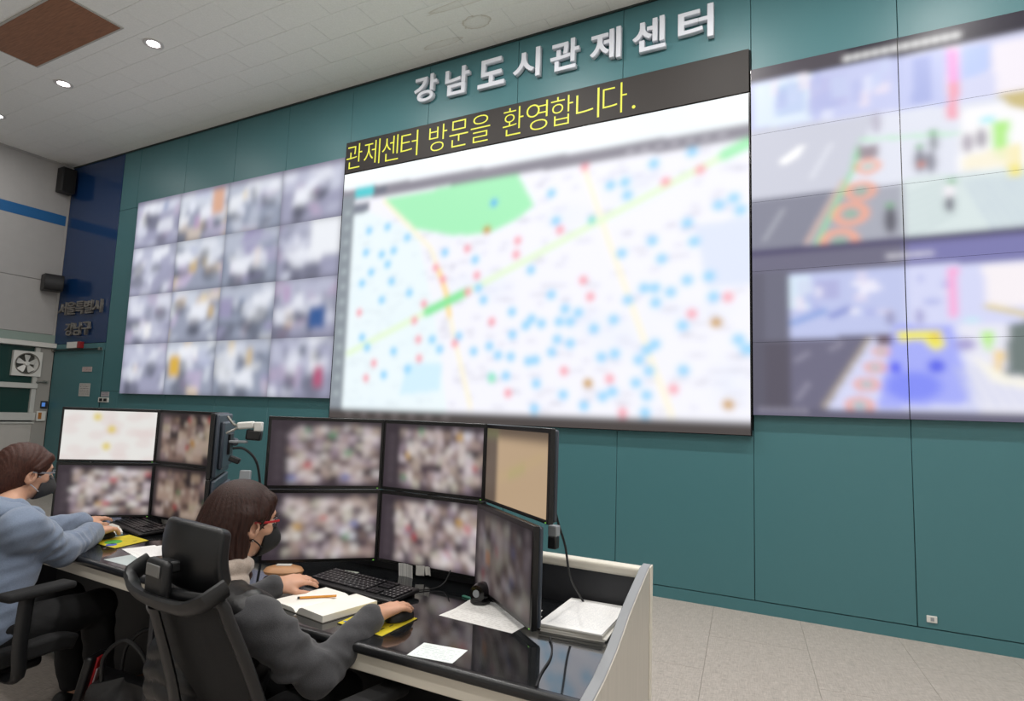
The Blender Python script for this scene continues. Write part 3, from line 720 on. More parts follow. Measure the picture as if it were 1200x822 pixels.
cv.line([(.2, 2.06), (-.1, 1.57)], .015, '#c9b99a', .8)
cv.poly([(.353, 2.146), (.686, 2.133), (.78, 1.614), (.231, 1.561)], '#a4abf4'); cv.disc(.45, 1.72, .2, .12, '#7d88f2', .9)
cv.poly([(.72, 2.13), (E0, 2.1), (E0, 1.556), (.82, 1.556)], '#e4e4f0')
for k in range(6): cv.line([(.7+k*.05, 1.85), (.78+k*.07, 1.6)], .012, '#c4c8e4', .8)
cv.poly([(.373, 2.103), (.624, 2.103), (.641, 1.986), (.586, 1.963), (.52, 2.03), (.378, 2.028)], '#ece45e'); cv.disc(.59, 2.06, .03, .03, '#e0bf46')
cv.disc(.352, 1.849, .035, .05, '#4a55ec'); cv.disc(.589, 1.856, .06, .055, '#5762e6'); cv.disc(.33, 2.2, .035, .07, '#8d8ab0', .8); cv.disc(.5, 2.2, .03, .07, '#9490c4', .8)
cv.poly([(.24, 2.09), (.33, 2.085), (.34, 2.0), (.24, 2.0)], '#6d5b66')
for (x, z), s in zip([(.268, 1.96), (.229, 1.85), (.174, 1.73), (.126, 1.585)], (.06, .075, .09, .1)):
    cv.disc(x, z, s, s*.62, '#e8a596', 1., ring=.28); cv.disc(x, z, s*.45, s*.28, '#8aac9a', .8)
cv.poly([(.679, 2.534), (.733, 2.533), (.714, 2.182), (.672, 2.18)], '#f6a9d6'); cv.poly([(.872, 2.54), (E0, 2.535), (E0, 2.2), (.887, 2.255)], '#f2ecf0')
cv.line([(.887, 2.255), (1.09, 2.19), (1.3, 2.1)], .02, '#d8c680'); cv.poly([(.996, 2.121), (1.2, 2.17), (1.2, 1.78), (.97, 1.79)], '#6e7a78')
cv.poly([(.855, 2.078), (.919, 2.084), (.901, 1.949), (.863, 1.949)], '#b6ea86'); cv.poly([(.914, 1.949), (.965, 1.963), (.946, 1.806), (.909, 1.821)], '#f0cd7a'); cv.disc(.76, 2.0, .07, .05, '#9186c4', .8)
cv.disc(.8, 2.16, .06, .02, '#bfeef0', .8); cv.poly([(.79, 1.93), (1.0, 1.78), (1.3, 1.74), (1.3, 1.66), (.9, 1.75)], '#f8f4e2', .8)
for _ in range(10):
    x, z = RNG.uniform(1.2, 2.3), RNG.uniform(1.6, 2.3); cv.rect(x, x+RNG.uniform(.06, .2), z, z+RNG.uniform(.06, .3), ['#c8b98a', '#e6e2ea', '#9aa0b0', '#b8d8a0'][RNG.integers(4)], .7)
cv.rect(rx0, E0+.1, 1.48, 1.545, '#605e72'); 
for x in np.arange(-.53, -.2, .05): cv.disc(x, 1.535, .024, .014, '#a9a6b4', .8)
cv.blur(.021)
vw3 = thing('video_wall', 'right video wall with two blurred street scenes', 'video wall', (rx0, D, rz0))
MB().box((0, -.05, 0), (rx1-rx0, 0, rz1-rz0)).obj('housing', M_blackgloss, vw3)
M_scr2 = screen_mat('street_feed_picture', SCREEN)
for r in range(5):
    for c_ in range(NC):
        x0, z0 = rx0+c_*PWD, rz1-(r+1)*PHT
        picture('display_panel', cv.crop(x0, x0+PWD, z0, z0+PHT), PWD-.006, PHT-.002, M_scr2, vw3, (x0-rx0+PWD/2, -.053, z0-rz0+PHT/2))
# ------------------------------------------------------------------ desks
M_desk = mat('black_desk_glass', '#17191b', .06, spec=.9, ior=1.75, noise=.25, scale=30)
M_desk_edge = mat('black_desk_edge', '#1a1b1d', .3)
M_panel_in = mat('charcoal_panel', '#26272b', .5)
M_grey_edge = mat('grey_edge_band', '#8b8d90', .45)
M_beige = mat('beige_laminate', '#b9b3a8', .4, noise=.06, scale=4, stretch=(1, 10, 1))
DT = .74
def desk(label, loc, rz, w_, slant=0., divider=True):
    t = thing('console_desk', label, 'desk', loc, rz, 'operator desks')
    # local: x runs left from 0 (right front corner) to -w, y from 0 (front) to .735 (back)
    tp = [(-w_, 0), (0, 0), (slant, .735), (-w_, .735)]
    a = MB().prism(tp, DT-.03, DT).obj('desk_top', M_desk_edge, t, bevel=.012, seg=4)
    tg = [(-w_+.004, .022), (-.004, .022), (slant-.004, .732), (-w_+.004, .732)]
    MB().prism(tg, DT-.0005, DT+.0005).obj('glass_sheet', M_desk, a, smooth=0)
    MB().box((-w_, .018, DT-.082), (-.005, .045, DT-.031)).obj('front_rail', M_cream, t, bevel=.003)
    MB().box((-w_, .74, .02), (slant+.01, .765, .865)).obj('back_panel', M_panel_in, t)
    MB().box((-w_, .735, .862), (slant+.01, .79, .9)).obj('back_cap', M_cream, t, bevel=.012, seg=3)
    MB().box((-w_, .40, .05), (-.02, .42, DT-.08)).obj('modesty_panel', mat('dark_modesty', '#121316', .6), t)
    if divider:
        prof = [(-.03, .02), (-.035, .755), (.10, .765), (.24, .79), (.32, .812), (.41, .84), (.55, .869), (.735, .905), (.80, .905), (.80, .02)]
        d = MB().prism(prof, 0, .03, axis=0)
        d.v = [(p[0]+slant*(p[1]/.735), p[1], p[2]) for p in d.v]
        dv = d.obj('side_divider', M_grey_edge, t, bevel=.002, seg=1)
        prof2 = [(-.027, .022), (-.032, .752), (.10, .762), (.24, .787), (.32, .809), (.41, .837), (.55, .866), (.735, .902), (.75, .902), (.75, .022)]
        d = MB().prism(prof2, .03, .033, axis=0); d.v = [(p[0]+slant*(p[1]/.735), p[1], p[2]) for p in d.v]
        d.obj('outer_face', M_beige, dv, smooth=0)
        d = MB().prism([(.752, .022), (.752, .905), (.80, .905), (.80, .022)], .03, .036, axis=0); d.v = [(p[0]+slant*(p[1]/.735), p[1], p[2]) for p in d.v]
        d.obj('corner_strip', M_cream, dv, bevel=.002)
    MB().box((-w_, .03, .02), (-w_+.025, .72, DT-.03)).obj('leg_panel', M_panel_in, t, bevel=.002)
    return t
desk('black topped console desk of the woman in the dark vest', (-.56, 1.456, 0), 0, 1.735, -.075)
desk('black topped console desk of the woman in the blue sweater', (-2.31, 1.525, 0), R(-2.6), 1.72, 0, False)

# ------------------------------------------------------------------ monitors
M_mon = screen_mat('monitor_picture', MONITOR, .3)
M_bezel = mat('monitor_bezel', '#0b0b0d', .3)
M_back = mat('monitor_back', '#3b424c', .4)
MTONE = ['#c9b6b0', '#a58f8c', '#8d7f86', '#d8cbc6', '#5f5058', '#b7a79c', '#3b3238', '#9c8a96', '#c7c0b2', '#7d6a66', '#d2c4ca']
def mosaic(wd, ht, side=.17, cells=(11, 7), bright=1., top=.09):
    c = Canvas(wd, ht, 150, '#3c333a')
    nx, nz = cells; x0, z1 = wd*side, ht*(1-top)
    for i in range(nx):
        for k in range(nz):
            a, b = x0+(wd*.985-x0)*i/nx, x0+(wd*.985-x0)*(i+1)/nx; d, e = ht*.05+(z1-ht*.05)*k/nz, ht*.05+(z1-ht*.05)*(k+1)/nz
            c.rect(a, b, d, e, MTONE[RNG.integers(0, len(MTONE))])
            x, z = RNG.uniform(a, b), RNG.uniform(d, e); c.disc(x, z, .02, .016, ['#efe9e6', '#40343a', '#b09c90', '#cfc0c6'][RNG.integers(4)], .7)
    for _ in range(6):
        x, z = RNG.uniform(x0, wd*.95), RNG.uniform(.05, .85)*ht
        c.rect(x, x+.03, z, z+.025, ['#c23a48', '#d9a94a', '#5a9a70', '#e9e9f4', '#6a78b8'][RNG.integers(5)], .75)
    for k in range(9): c.disc(wd*side*.5, ht*(.12+.085*k), wd*side*.32, .006, '#6a5f66', .7)
    c.blur(.011)
    return c
def pic_map(wd, ht, kind):
    if kind == 'white':
        c = Canvas(wd, ht, 110, '#fbf9f5')
        for _ in range(24): c.disc(RNG.uniform(0, wd), RNG.uniform(0, ht), .05, .03, '#f3e2df', .5)
        for x, z in ((.36, .86), (.52, .62), (.48, .28)): c.disc(x*wd, z*ht, .028, .03, '#f2d84a', .8, .6)
        c.blur(.008)
    else:
        c = Canvas(wd, ht, 110, '#c9ad8c')
        c.rect(0, wd*.22, 0, ht, '#6a5c50'); c.rect(0, wd, ht*.86, ht, '#6b5b4c'); c.rect(0, wd*.24, ht*.86, ht*.98, '#808d5c', .5)
        c.line([(wd*.42, ht*.42), (wd*.66, ht*.55)], .014, '#a9b46a'); c.line([(wd*.25, ht*.34), (wd*.95, ht*.72)], .008, '#cdb484')
        c.blur(.014)
    return c
def monitor(label, p0, p1, z0, z1, kind, tilt=0., group='stacked desk monitors'):
    p0, p1 = Vector(p0), Vector(p1); mid = (p0+p1)/2; d = p1-p0; wd = d.length; ht = z1-z0; ang = math.atan2(d.y, d.x)
    t = thing('monitor', label, 'monitor', (mid.x, mid.y, z0), ang, group)
    rot = Matrix.Rotation(tilt, 4, 'X')
    b = MB().box((-wd/2, -.008, 0), (wd/2, .012, ht)); b.xf(rot); b.obj('bezel', M_bezel, t, bevel=.003)
    bk = MB().prism([(-wd/2+.006, .004), (wd/2-.006, .004), (wd/2-.006, ht-.004), (-wd/2+.006, ht-.004)], .012, .03, axis=1)
    bk.prism([(-wd/2+.05, .04), (wd/2-.05, .04), (wd/2-.05, ht-.04), (-wd/2+.05, ht-.04)], .03, .05, axis=1); bk.xf(rot); bk.obj('back_cover', M_back, t, bevel=.008)
    v = MB().box((-.05, .05, ht/2-.05), (.05, .062, ht/2+.05)).obj('mount_plate', M_black, t, bevel=.002)
    sw, sh = wd-.026, ht-.03
    c = {'white': lambda: pic_map(sw, sh, 'white'), 'tan': lambda: pic_map(sw, sh, 'tan')}.get(kind, None)
    if c: c = c()
    elif kind == 'dim':
        c = mosaic(sw, sh, .06, (8, 6)); c.a *= .3; c.rect(sw*.2, sw*.3, sh*.35, sh*.5, '#8a5a2c', .6); c.blur(.008)
    elif kind == 'warm':
        c = mosaic(sw, sh, .06, (7, 6)); c.a = c.a*np.array([.62, .55, .47])
    else: c = mosaic(sw, sh)
    o = picture('screen', c.a, sw, sh, M_mon, t, (0, -.009, .014+sh/2)); o.rotation_euler = (tilt, 0, 0)
    led_ = MB().box((wd/2-.02, -.0095, .003), (wd/2-.014, -.0075, .006)).obj('power_light', mat('green_light', '#103010', .5, emis='#7fd050', estr=.8), t, smooth=0)
    return t
ZB, ZM, ZT = .777, 1.08, 1.383
P0, P1, P2, P3 = (-2.135, 1.825), (-1.78, 2.155), (-1.24, 2.135), (-.812, 1.81)
Q0, Q1, Q2, Q3 = (-3.835, 1.865), (-3.46, 2.195), (-2.90, 2.205), (-2.545, 1.86)
def shrink(a, b, g=.002):
    a, b = Vector(a), Vector(b); d = (b-a).normalized(); return a+d*g, b-d*g
for (a, b), lab, ku, kl in (((P0, P1), 'left column before the vest woman', 'm', 'm'), ((P1, P2), 'middle column before the vest woman', 'm', 'm'), ((P2, P3), 'right column beside the paper stack', 'tan', 'dim'),
                    ((Q0, Q1), 'left column before the woman in blue', 'white', 'm'), ((Q1, Q2), 'middle column beyond the woman in blue', 'warm', 'warm'), ((Q2, Q3), 'column turned edge-on at left desk', 'm', 'm')):
    desc = {'m': 'showing a crowded camera mosaic', 'tan': 'showing a tan map', 'dim': 'showing a dim dark picture', 'white': 'showing a white map', 'warm': 'showing a brownish mosaic'}
    s0, s1 = shrink(a, b)
    monitor('upper black monitor %s, %s' % (desc[ku], lab), s0, s1, ZM+.0008, ZT, ku)
    q0, q1 = s0, s1
    if kl == 'dim': q0, q1 = Vector(s0)+Vector((-.012, -.03)), Vector(s1)+Vector((-.03, -.035))
    monitor('lower black monitor %s, %s' % (desc[kl], lab), q0, q1, ZB-(.015 if kl == 'dim' else 0), ZM-.0008, kl)
# stands carrying the monitors
def stand(label, pts, yb):
    ox = (pts[1][0]+pts[2][0])/2
    t = thing('monitor_stand', label, 'monitor stand', (ox, yb, 0), 0, 'monitor stands')
    cr = []
    for a, b in zip(pts[:-1], pts[1:]):
        m = (Vector(a)+Vector(b))/2; d = (Vector(b)-Vector(a)).normalized(); n_ = Vector((-d.y, d.x)); cr.append((m+n_*.078-Vector((ox, yb))))
    MB().box((-.32, -.03, 0), (.32, .30, .02)).obj('base_plate', M_black, t, bevel=.004)
    for x in (-.30, -.12):
        MB().tube([(x, .03, .015), (x, .03, 1.36)], .02, 14).obj('post', M_black, t)
        for z in (.93, 1.235): MB().tube([(x, .03, z), (x, cr[1].y, z)], .012, 10).obj('arm', M_black, t)
    for z in (.93, 1.235):
        MB().tube([(cr[0].x, cr[0].y, z), (cr[0].x*.55, cr[1].y-.02, z), (cr[1].x, cr[1].y, z), (cr[2].x*.55, cr[1].y-.02, z), (cr[2].x, cr[2].y, z)], .014, 10, 5).obj('crossbar', M_dgrey, t)
    return t
stand('black post stand behind the six monitors of the vest woman', [P0, P1, P2, P3], 2.29)
stand('black post stand behind the monitors of the woman in blue', [Q0, Q1, Q2, Q3], 2.43)
# clamp heads showing right of the edge-on column
t = thing('camera_bracket', 'white and black clamp head sticking out behind the left monitors', 'clamp', (-2.50, 1.99, 1.27))
MB().cbox((.0, .02, .06), (.075, .05, .034), (0, R(-6), R(38))).obj('white_head', M_white, t, bevel=.008)
MB().cbox((.045, .055, .055), (.035, .045, .045), (0, 0, R(38))).obj('white_cap', M_white, t, bevel=.005)
MB().cbox((.03, .045, .015), (.07, .045, .05), (0, R(4), R(38))).obj('black_joint', M_black, t, bevel=.008)
MB().tube([(-.06, -.04, .1), (-.04, -.02, .065), (-.03, 0, .05), (-.06, -.04, .02)], .006, 8, 4).obj('hook', M_metal, t)
MB().cbox((-.02, -.0, -.018), (.08, .03, .012), (0, 0, R(38))).obj('grey_arm', M_mgrey, t, bevel=.003)
t = thing('cable_plug', 'black plug on the rear of the edge-on monitor', 'plug', (-2.505, 1.965, 1.15))
MB().cbox((0, 0, .02), (.05, .03, .028), (0, R(20), R(38))).obj('plug_body', M_black, t, bevel=.006)
t = thing('grey_bracket', 'small grey bracket behind the seated woman\'s hair', 'bracket', (-2.50, 1.99, 1.02))
MB().cbox((.02, .02, .05), (.05, .03, .1), (R(-8), 0, R(38))).obj('upright', M_mgrey, t, bevel=.005); MB().cbox((-.03, -.02, .03), (.06, .02, .012), (0, 0, R(38))).obj('tab', M_mgrey, t, bevel=.003)
def cable(label, pts, r=.004, sm=8, m=None):
    o = MB().tube(pts, r, 8, sm).obj('cable', m or M_cable); origin_to(o, pts[-1]); return tag(o, label, 'cable')
cable('black cable curving down behind the left monitors', [(-2.53, 1.97, 1.222), (-2.49, 2.0, 1.22), (-2.455, 2.04, 1.17), (-2.44, 2.06, 1.08), (-2.43, 2.08, .9), (-2.43, 2.1, .75)], .006)
cable('black cable hanging from the tan map monitor to the paper stack', [(-.86, 1.86, 1.16), (-.845, 1.9, 1.13), (-.845, 1.95, 1.06), (-.84, 2.0, .98), (-.845, 2.06, .87), (-.835, 2.13, .79), (-.82, 2.16, .747)], .004)
cable('thin dark cable running over the desk glass near its right edge', [(-.80, 1.80, .747), (-.765, 1.74, .744), (-.735, 1.66, .744), (-.715, 1.56, .744), (-.69, 1.475, .744)], .0028)
cable('thin black cable behind the keyboard under the middle monitors', [(-1.44, 1.98, .745), (-1.40, 2.04, .745), (-1.385, 2.09, .76), (-1.38, 2.12, .80)], .0025)
t = thing('monitor_clamp', 'grey and black clamp at the right edge of the dim monitor', 'clamp', (-.845, 1.90, 1.0))
MB().box((-.012, -.012, .03), (.02, .02, .065)).obj('grey_part', M_mgrey, t, bevel=.004); MB().box((-.012, -.012, -.01), (.018, .02, .03)).obj('black_part', M_black, t, bevel=.004)

# ------------------------------------------------------------------ keyboards, mice, papers
def keyboard(label, loc, rz):
    t = thing('keyboard', label, 'keyboard', loc, rz, 'black keyboards')
    tilt = Matrix.Rotation(R(4), 4, 'X')
    b = MB().box((-.228, -.08, .006), (.228, .08, .022)); b.xf(tilt); b.obj('case', M_black, t, bevel=.006, seg=3)
    k = MB(); rows = [(.058, 15), (.034, 14), (.014, 14), (-.006, 13), (-.026, 12), (-.046, 9)]
    for y, n in rows:
        x0, x1 = -.218, .075; w_ = (x1-x0)/n
        for i in range(n): k.cbox((x0+w_*(i+.5), y, .0245), (w_-.003, .0165, .006))
    for y, n in rows[:3]+rows[4:]:
        for i in range(3): k.cbox((.093+.019*i, y, .0245), (.016, .0165, .006))
    for y, n in rows[1:]:
        for i in range(4): k.cbox((.160+.0185*i, y, .0245), (.0155, .0165, .006))
    k.xf(tilt); k.obj('keys', mat('key_black', '#1b1b1e', .35), t, smooth=0, kind='stuff')
    l = MB()
    rr = random.Random(3)
    for y, n in rows:
        x0, x1 = -.218, .075; w_ = (x1-x0)/n
        for i in range(n): l.cbox((x0+w_*(i+.5)-.002, y+.002, .0277), (.004, .005, .0004))
    for y, n in rows[1:]:
        for i in range(4): l.cbox((.160+.0185*i, y, .0277), (.004, .006, .0004))
    for i in range(3): l.cbox((.165+.02*i, .058, .0235), (.008, .004, .0004))
    l.xf(tilt); l.obj('key_legends', mat('key_print', '#8c8c8c', .5), t, smooth=0, kind='stuff')
    for x in (-.19, .19): MB().box((x-.02, .055, 0), (x+.02, .07, .012)).obj('foot', M_black, t)
    return t
ZD = DT+.0006
keyboard('black keyboard between the notebook and the middle monitors', (-1.63, 1.885, ZD), R(-5))
keyboard('black keyboard at the hands of the woman in blue', (-3.36, 2.075, ZD), R(-13))
def mouse(label, loc, rz, m=None):
    t = thing('computer_mouse', label, 'mouse', loc, rz, 'black mice')
    def fn(u, v):
        a = 2*PI*u; pr = math.sin(PI*v*.5); return (math.cos(a)*.03*pr*(1-.12*math.sin(a)), math.sin(a)*.055*pr, .002+.034*math.cos(PI*v*.5)**.7*(1-.12*math.sin(a)))
    v = []; f = []
    for j in range(9):
        for i in range(20): v.append(fn(i/20, j/8))
    for j in range(8):
        for i in range(20): f.append((j*20+i, j*20+(i+1) % 20, (j+1)*20+(i+1) % 20, (j+1)*20+i))
    f.append(tuple(160+i for i in range(20)))
    MB().add(v, f).obj('shell', m or M_black, t)
    MB().lathe([(.007, -.003), (.007, .003)], (0, .03, .03), 12, 0).obj('wheel', M_dgrey, t)
    return t
mouse('black mouse under the right hand of the vest woman', (-1.285, 1.685, ZD+.004), R(-14))
mouse('black mouse under the right hand of the woman in blue', (-3.235, 1.83, ZD+.004), R(20))
def pad(label, pts, print_cols):
    c = sum((Vector(p) for p in pts), Vector((0, 0)))/4
    t = thing('mouse_pad', label, 'mouse pad', (c.x, c.y, ZD), 0, 'yellow mouse pads')
    q = [Vector(p)-c for p in pts]
    MB().prism([tuple(p) for p in q], 0, .002).obj('rubber_base', M_black, t, bevel=.001)
    MB().prism([tuple(p*.985) for p in q], .002, .003).obj('cloth_top', mat('pad_yellow', '#c6b41e', .7, noise=.12, scale=30), t, smooth=0)
    ex = (q[1]-q[0]); ey = (q[3]-q[0])
    for (u0, v0, du, dv, col, kind) in print_cols:
        m = mat('pad_print_'+col[1:], col, .7)
        o = q[0]+ex*u0+ey*v0
        if kind == 'b': MB().prism([tuple(o), tuple(o+ex*du), tuple(o+ex*du+ey*dv), tuple(o+ey*dv)], .003, .0033).obj('print', m, t, smooth=0)
        else:
            cc = [tuple(o+ex*du*math.cos(2*PI*k/18)+ey*dv*math.sin(2*PI*k/18)) for k in range(18)]; MB().prism(cc, .003, .0034).obj('print', m, t, smooth=0)
    return t
pp = [(.62, .12, .09, .03, '#4c4a20', 'b'), (.4, .15, .1, .03, '#4c4a20', 'b'), (.2, .18, .1, .03, '#4c4a20', 'b'), (.5, .55, .16, .18, '#5d9a3a', 'e'), (.06, .3, .03, .3, '#3d6a8a', 'b'), (.1, .9, .05, .06, '#5a7ab0', 'b')]
pad('yellow mouse pad under the vest woman\'s hand', [(-1.235, 1.535), (-1.245, 1.728), (-1.445, 1.745), (-1.43, 1.55)], pp)
pad('yellow green mouse pad under the hand of the woman in blue', [(-2.985, 1.735), (-3.035, 1.925), (-3.24, 1.95), (-3.21, 1.745)], [(.35, .55, .22, .2, '#4c9a3a', 'e'), (.15, .35, .14, .12, '#4a58a8', 'e'), (.7, .2, .1, .04, '#7a7a20', 'b')])
M_page = mat('page_paper', '#efece4', .6)
def paper(name, label, pts, m, z=ZD, th=.0006, cat='paper', group=None):
    """sheet from its four corners (front-left, front-right, back-right, back-left)"""
    a, b, c, d = [Vector(p) for p in pts]; o_ = (a+b+c+d)/4; ex = (b-a).normalized(); wd = ((b-a).length+(c-d).length)/2; ht = ((d-a).length+(c-b).length)/2
    ang = math.atan2(ex.y, ex.x)
    o = MB().box((-wd/2, -ht/2, 0), (wd/2, ht/2, th)).obj(name, m, None, smooth=0); o.location = (o_.x, o_.y, z); o.rotation_euler = (0, 0, ang)
    return tag(o, label, cat, group)
M_print = paper_mat('printed_paper', '#f1f0ee', '#d4d4d6', 30, 0.)
M_table = paper_mat('table_paper', '#f0efec', '#d6d4d0', 16, 3., .05, 60)
M_card = paper_mat('pale_card', '#dfe6e4', '#b6c2c4', 9, 4., .1, 50)
paper('printed_sheet', 'white printed sheet on the desk below the black webcam', [(-1.195, 1.80), (-.905, 1.785), (-.93, 1.985), (-1.215, 2.0)], M_table)
paper('printed_sheet', 'second white sheet sticking out under the printed one by the webcam', [(-1.20, 1.83), (-.92, 1.86), (-.94, 2.04), (-1.22, 2.03)], M_print, ZD-.0003, .0005)
paper('note_card', 'small pale note card at the desk front edge', [(-1.083, 1.468), (-.945, 1.488), (-.968, 1.585), (-1.11, 1.572)], M_card)
t = thing('paper_stack', 'thick stack of white printed paper in the desk corner', 'paper stack', (-.77, 2.03, ZD), R(4), None)
rr = random.Random(5)
for k in range(6):
    MB().box((-.105, -.17, k*.0042), (.105, .15, k*.0042+.0040)).obj('sheet_bundle', M_print if k == 5 else M_page, t, smooth=0, loc=(rr.uniform(-.006, .006), rr.uniform(-.006, .006), 0), rot=(0, 0, rr.uniform(-.03, .03)))
# open notebook with pencil
t = thing('open_notebook', 'open notebook with blank cream pages in front of the vest woman', 'notebook', (-1.595, 1.66, ZD), R(-9))
MB().box((-.15, -.115, 0), (.15, .115, .002)).obj('cover', mat('notebook_cover', '#4a463e', .6), t, bevel=.001)
def page(sgn, th):
    def fn(u, v):
        x = sgn*(.002+.142*u); z = .003+th*(1-(1-min(1, u*5))**2)*(1-.12*u)
        return (x, -.112+.224*v, z)
    return fn
def block(sgn, th):
    P = page(sgn, th); nu = 10; v = []; f = []
    for i in range(nu+1):
        for j in (0, 1): p = P(i/nu, j); v += [p, (p[0], p[1], .002)]
    for i in range(nu):
        a = i*4; b = a+4
        f += [(a, b, b+2, a+2), (a+1, a+3, b+3, b+1), (a, a+1, b+1, b), (a+2, b+2, b+3, a+3)]
    f += [(0, 2, 3, 1), (nu*4, nu*4+1, nu*4+3, nu*4+2)]
    return MB().add(v, f)
block(-1, .012).obj('page_block', M_page, t); block(1, .022).obj('page_block', M_page, t)
t = thing('pencil', 'orange pencil lying across the open notebook', 'pencil', (-1.64, 1.675, ZD+.0195), R(46))
MB().tube([(-.062, 0, 0), (.062, 0, 0)], .0042, 6).obj('shaft', mat('pencil_orange', '#d8902a', .4), t, smooth=0)
MB().tube([(-.07, 0, 0), (-.062, 0, 0)], .0042, 8).obj('tip_cap', M_black, t)
# webcam puck, sticky notes, tan pouch
t = thing('webcam', 'small black round webcam standing behind the printed sheets', 'webcam', (-1.165, 1.995, ZD))
MB().lathe([(.03, 0), (.036, .004), (.036, .012), (.02, .02)], n=22).obj('base', M_black, t); 
MB().lathe([(.012, -.03), (.03, -.028), (.034, -.01), (.034, .02), (.026, .03), (.01, .033)], (0, 0, .038), 22, 1).obj('head', M_blackgloss, t)
MB().lathe([(.013, -.034), (.013, -.03)], (0, 0, .04), 16, 1).obj('lens', M_mgrey, t)
t = thing('cable_label', 'green tag of the webcam cable on the desk', 'tag', (-1.235, 2.02, ZD))
MB().cbox((0, 0, .003), (.05, .012, .005), (0, 0, R(-15))).obj('tag_body', mat('green_tag', '#3d7d6a', .5), t, bevel=.001)
M_note = paper_mat('sticky_note', '#d9d9d6', '#77777a', 8, 6.)
for nm, lab, x, y, w_, h_, dz, rx in (('sticky_note', 'printed white note taped below the middle monitor', -1.60, 2.118, .075, .06, .785, 0), ('sticky_note', 'crumpled white tape beside the note below the middle monitor', -1.525, 2.116, .035, .04, .79, 4), ('sticky_note', 'small torn white tape, rightmost below the middle monitor', -1.488, 2.115, .03, .034, .79, -6)):
    o = MB().sheet(lambda u, v: (w_*(u-.5), .006*math.sin(4*u+rx), h_*(v-1)), 6, 4, .0006).obj(nm, M_note if rx == 0 else M_white, None); o.location = (x, y, dz+.008); o.rotation_euler = (R(6), R(rx), 0); tag(o, lab, 'note', 'notes below the middle monitor')
t = thing('tan_pouch', 'smooth tan pouch lying behind the vest woman\'s collar', 'pouch', (-2.02, 1.86, ZD), R(35))
MB().lathe([(.001, .0), (.05, .0), (.075, .008), (.08, .02), (.07, .034), (.045, .042), (.001, .044)], n=26, caps=False).obj('body', mat('tan_leather', '#b98a62', .45, noise=.08, scale=14), t)
t.scale = (1, .62, .9)
MB().box((-.03, -.02, .043), (.03, .02, .047)).obj('clasp', M_white, t, bevel=.002)
paper('cream_slip', 'small pale slip below the left monitors', [(-1.90, 2.03), (-1.80, 2.04), (-1.80, 2.06), (-1.90, 2.065)], mat('pale_slip', '#c8d0c4', .6))
# things on the left desk
t = thing('open_notebook', 'open notebook with teal edge before the woman in blue', 'notebook', (-3.455, 1.895, ZD), R(-25))
MB().box((-.17, -.115, 0), (.15, .115, .003)).obj('cover', mat('teal_cover', '#2e7684', .5), t, bevel=.001)
block(-1, .012).obj('page_block', M_page, t); block(1, .014).obj('page_block', M_page, t)
paper('printed_sheet', 'white sheet on the left desk, topmost beside the headrest', [(-2.875, 1.75), (-2.69, 1.72), (-2.74, 1.88), (-2.92, 1.93)], M_print, ZD+.0016)
paper('printed_sheet', 'white sheet fanned under the topmost one on the left desk', [(-2.93, 1.745), (-2.72, 1.69), (-2.69, 1.85), (-2.95, 1.86)], M_print, ZD+.0008)
paper('plastic_sleeve', 'pale translucent plastic sleeve at the left desk front', [(-2.80, 1.60), (-2.59, 1.595), (-2.63, 1.70), (-2.84, 1.71)], mat('plastic_sleeve', '#b9c6c6', .2))
t = thing('pink_cup', 'pink round cup standing below the left monitors', 'cup', (-3.62, 2.22, ZD))
MB().lathe([(.001, 0), (.03, 0), (.045, .012), (.055, .04), (.058, .075), (.054, .075), (.05, .04), (.03, .012), (.001, .01)], n=26, caps=False).obj('bowl', mat('pink_ceramic', '#d98fa4', .35), t)
MB().tube([(.055, 0, .06), (.08, 0, .055), (.085, 0, .035), (.052, 0, .025)], .006, 8, 5).obj('handle', mat('pink_ceramic', '#d98fa4', .35), t)
t = thing('paper_cup', 'white patterned paper cup under the left monitors', 'cup', (-3.42, 2.26, ZD))
MB().lathe([(.001, 0), (.02, 0), (.034, .075), (.036, .078), (.033, .075), (.019, .003), (.001, .003)], n=20, caps=False).obj('cup_body', mat('cup_paper', '#d4d2cc', .6, noise=.25, scale=160), t)
MB().lathe([(.0335, .074), (.037, .077), (.0335, .08)], n=20, caps=False).obj('rim', M_white, t)
# grey hardware at the left picture edge
for z, lab in ((1.345, 'grey rounded monitor arm tip at left picture edge, the upper'), (1.155, 'grey rounded monitor arm tip at left picture edge, the lower')):
    t = thing('swivel_mount', lab, 'mount', (-4.72, 1.70, z), R(64), 'arm tips at the left edge')
    MB().cbox((0, 0, 0), (.30, .05, .035), (0, R(-8), 0)).obj('arm', M_dgrey, t, bevel=.014, seg=3)
    MB().cbox((0, 0, .012), (.27, .045, .02), (0, R(-8), 0)).obj('cover', mat('arm_cover', '#6d8292', .35), t, bevel=.008, seg=3)
    MB().lathe([(.016, -.05), (.016, -.01)], (.06, 0, 0), 12).obj('joint', M_black, t)
t = thing('arm_pole', 'black pole carrying the grey arm tips beyond the left edge', 'pole', (-4.72-.06, 1.70-.13, 0))
MB().tube([(0, 0, .02), (0, 0, 1.4)], .02, 12).obj('pole', M_black, t); MB().lathe([(.16, 0), (.16, .012), (.04, .03)], n=24).obj('foot', M_black, t)
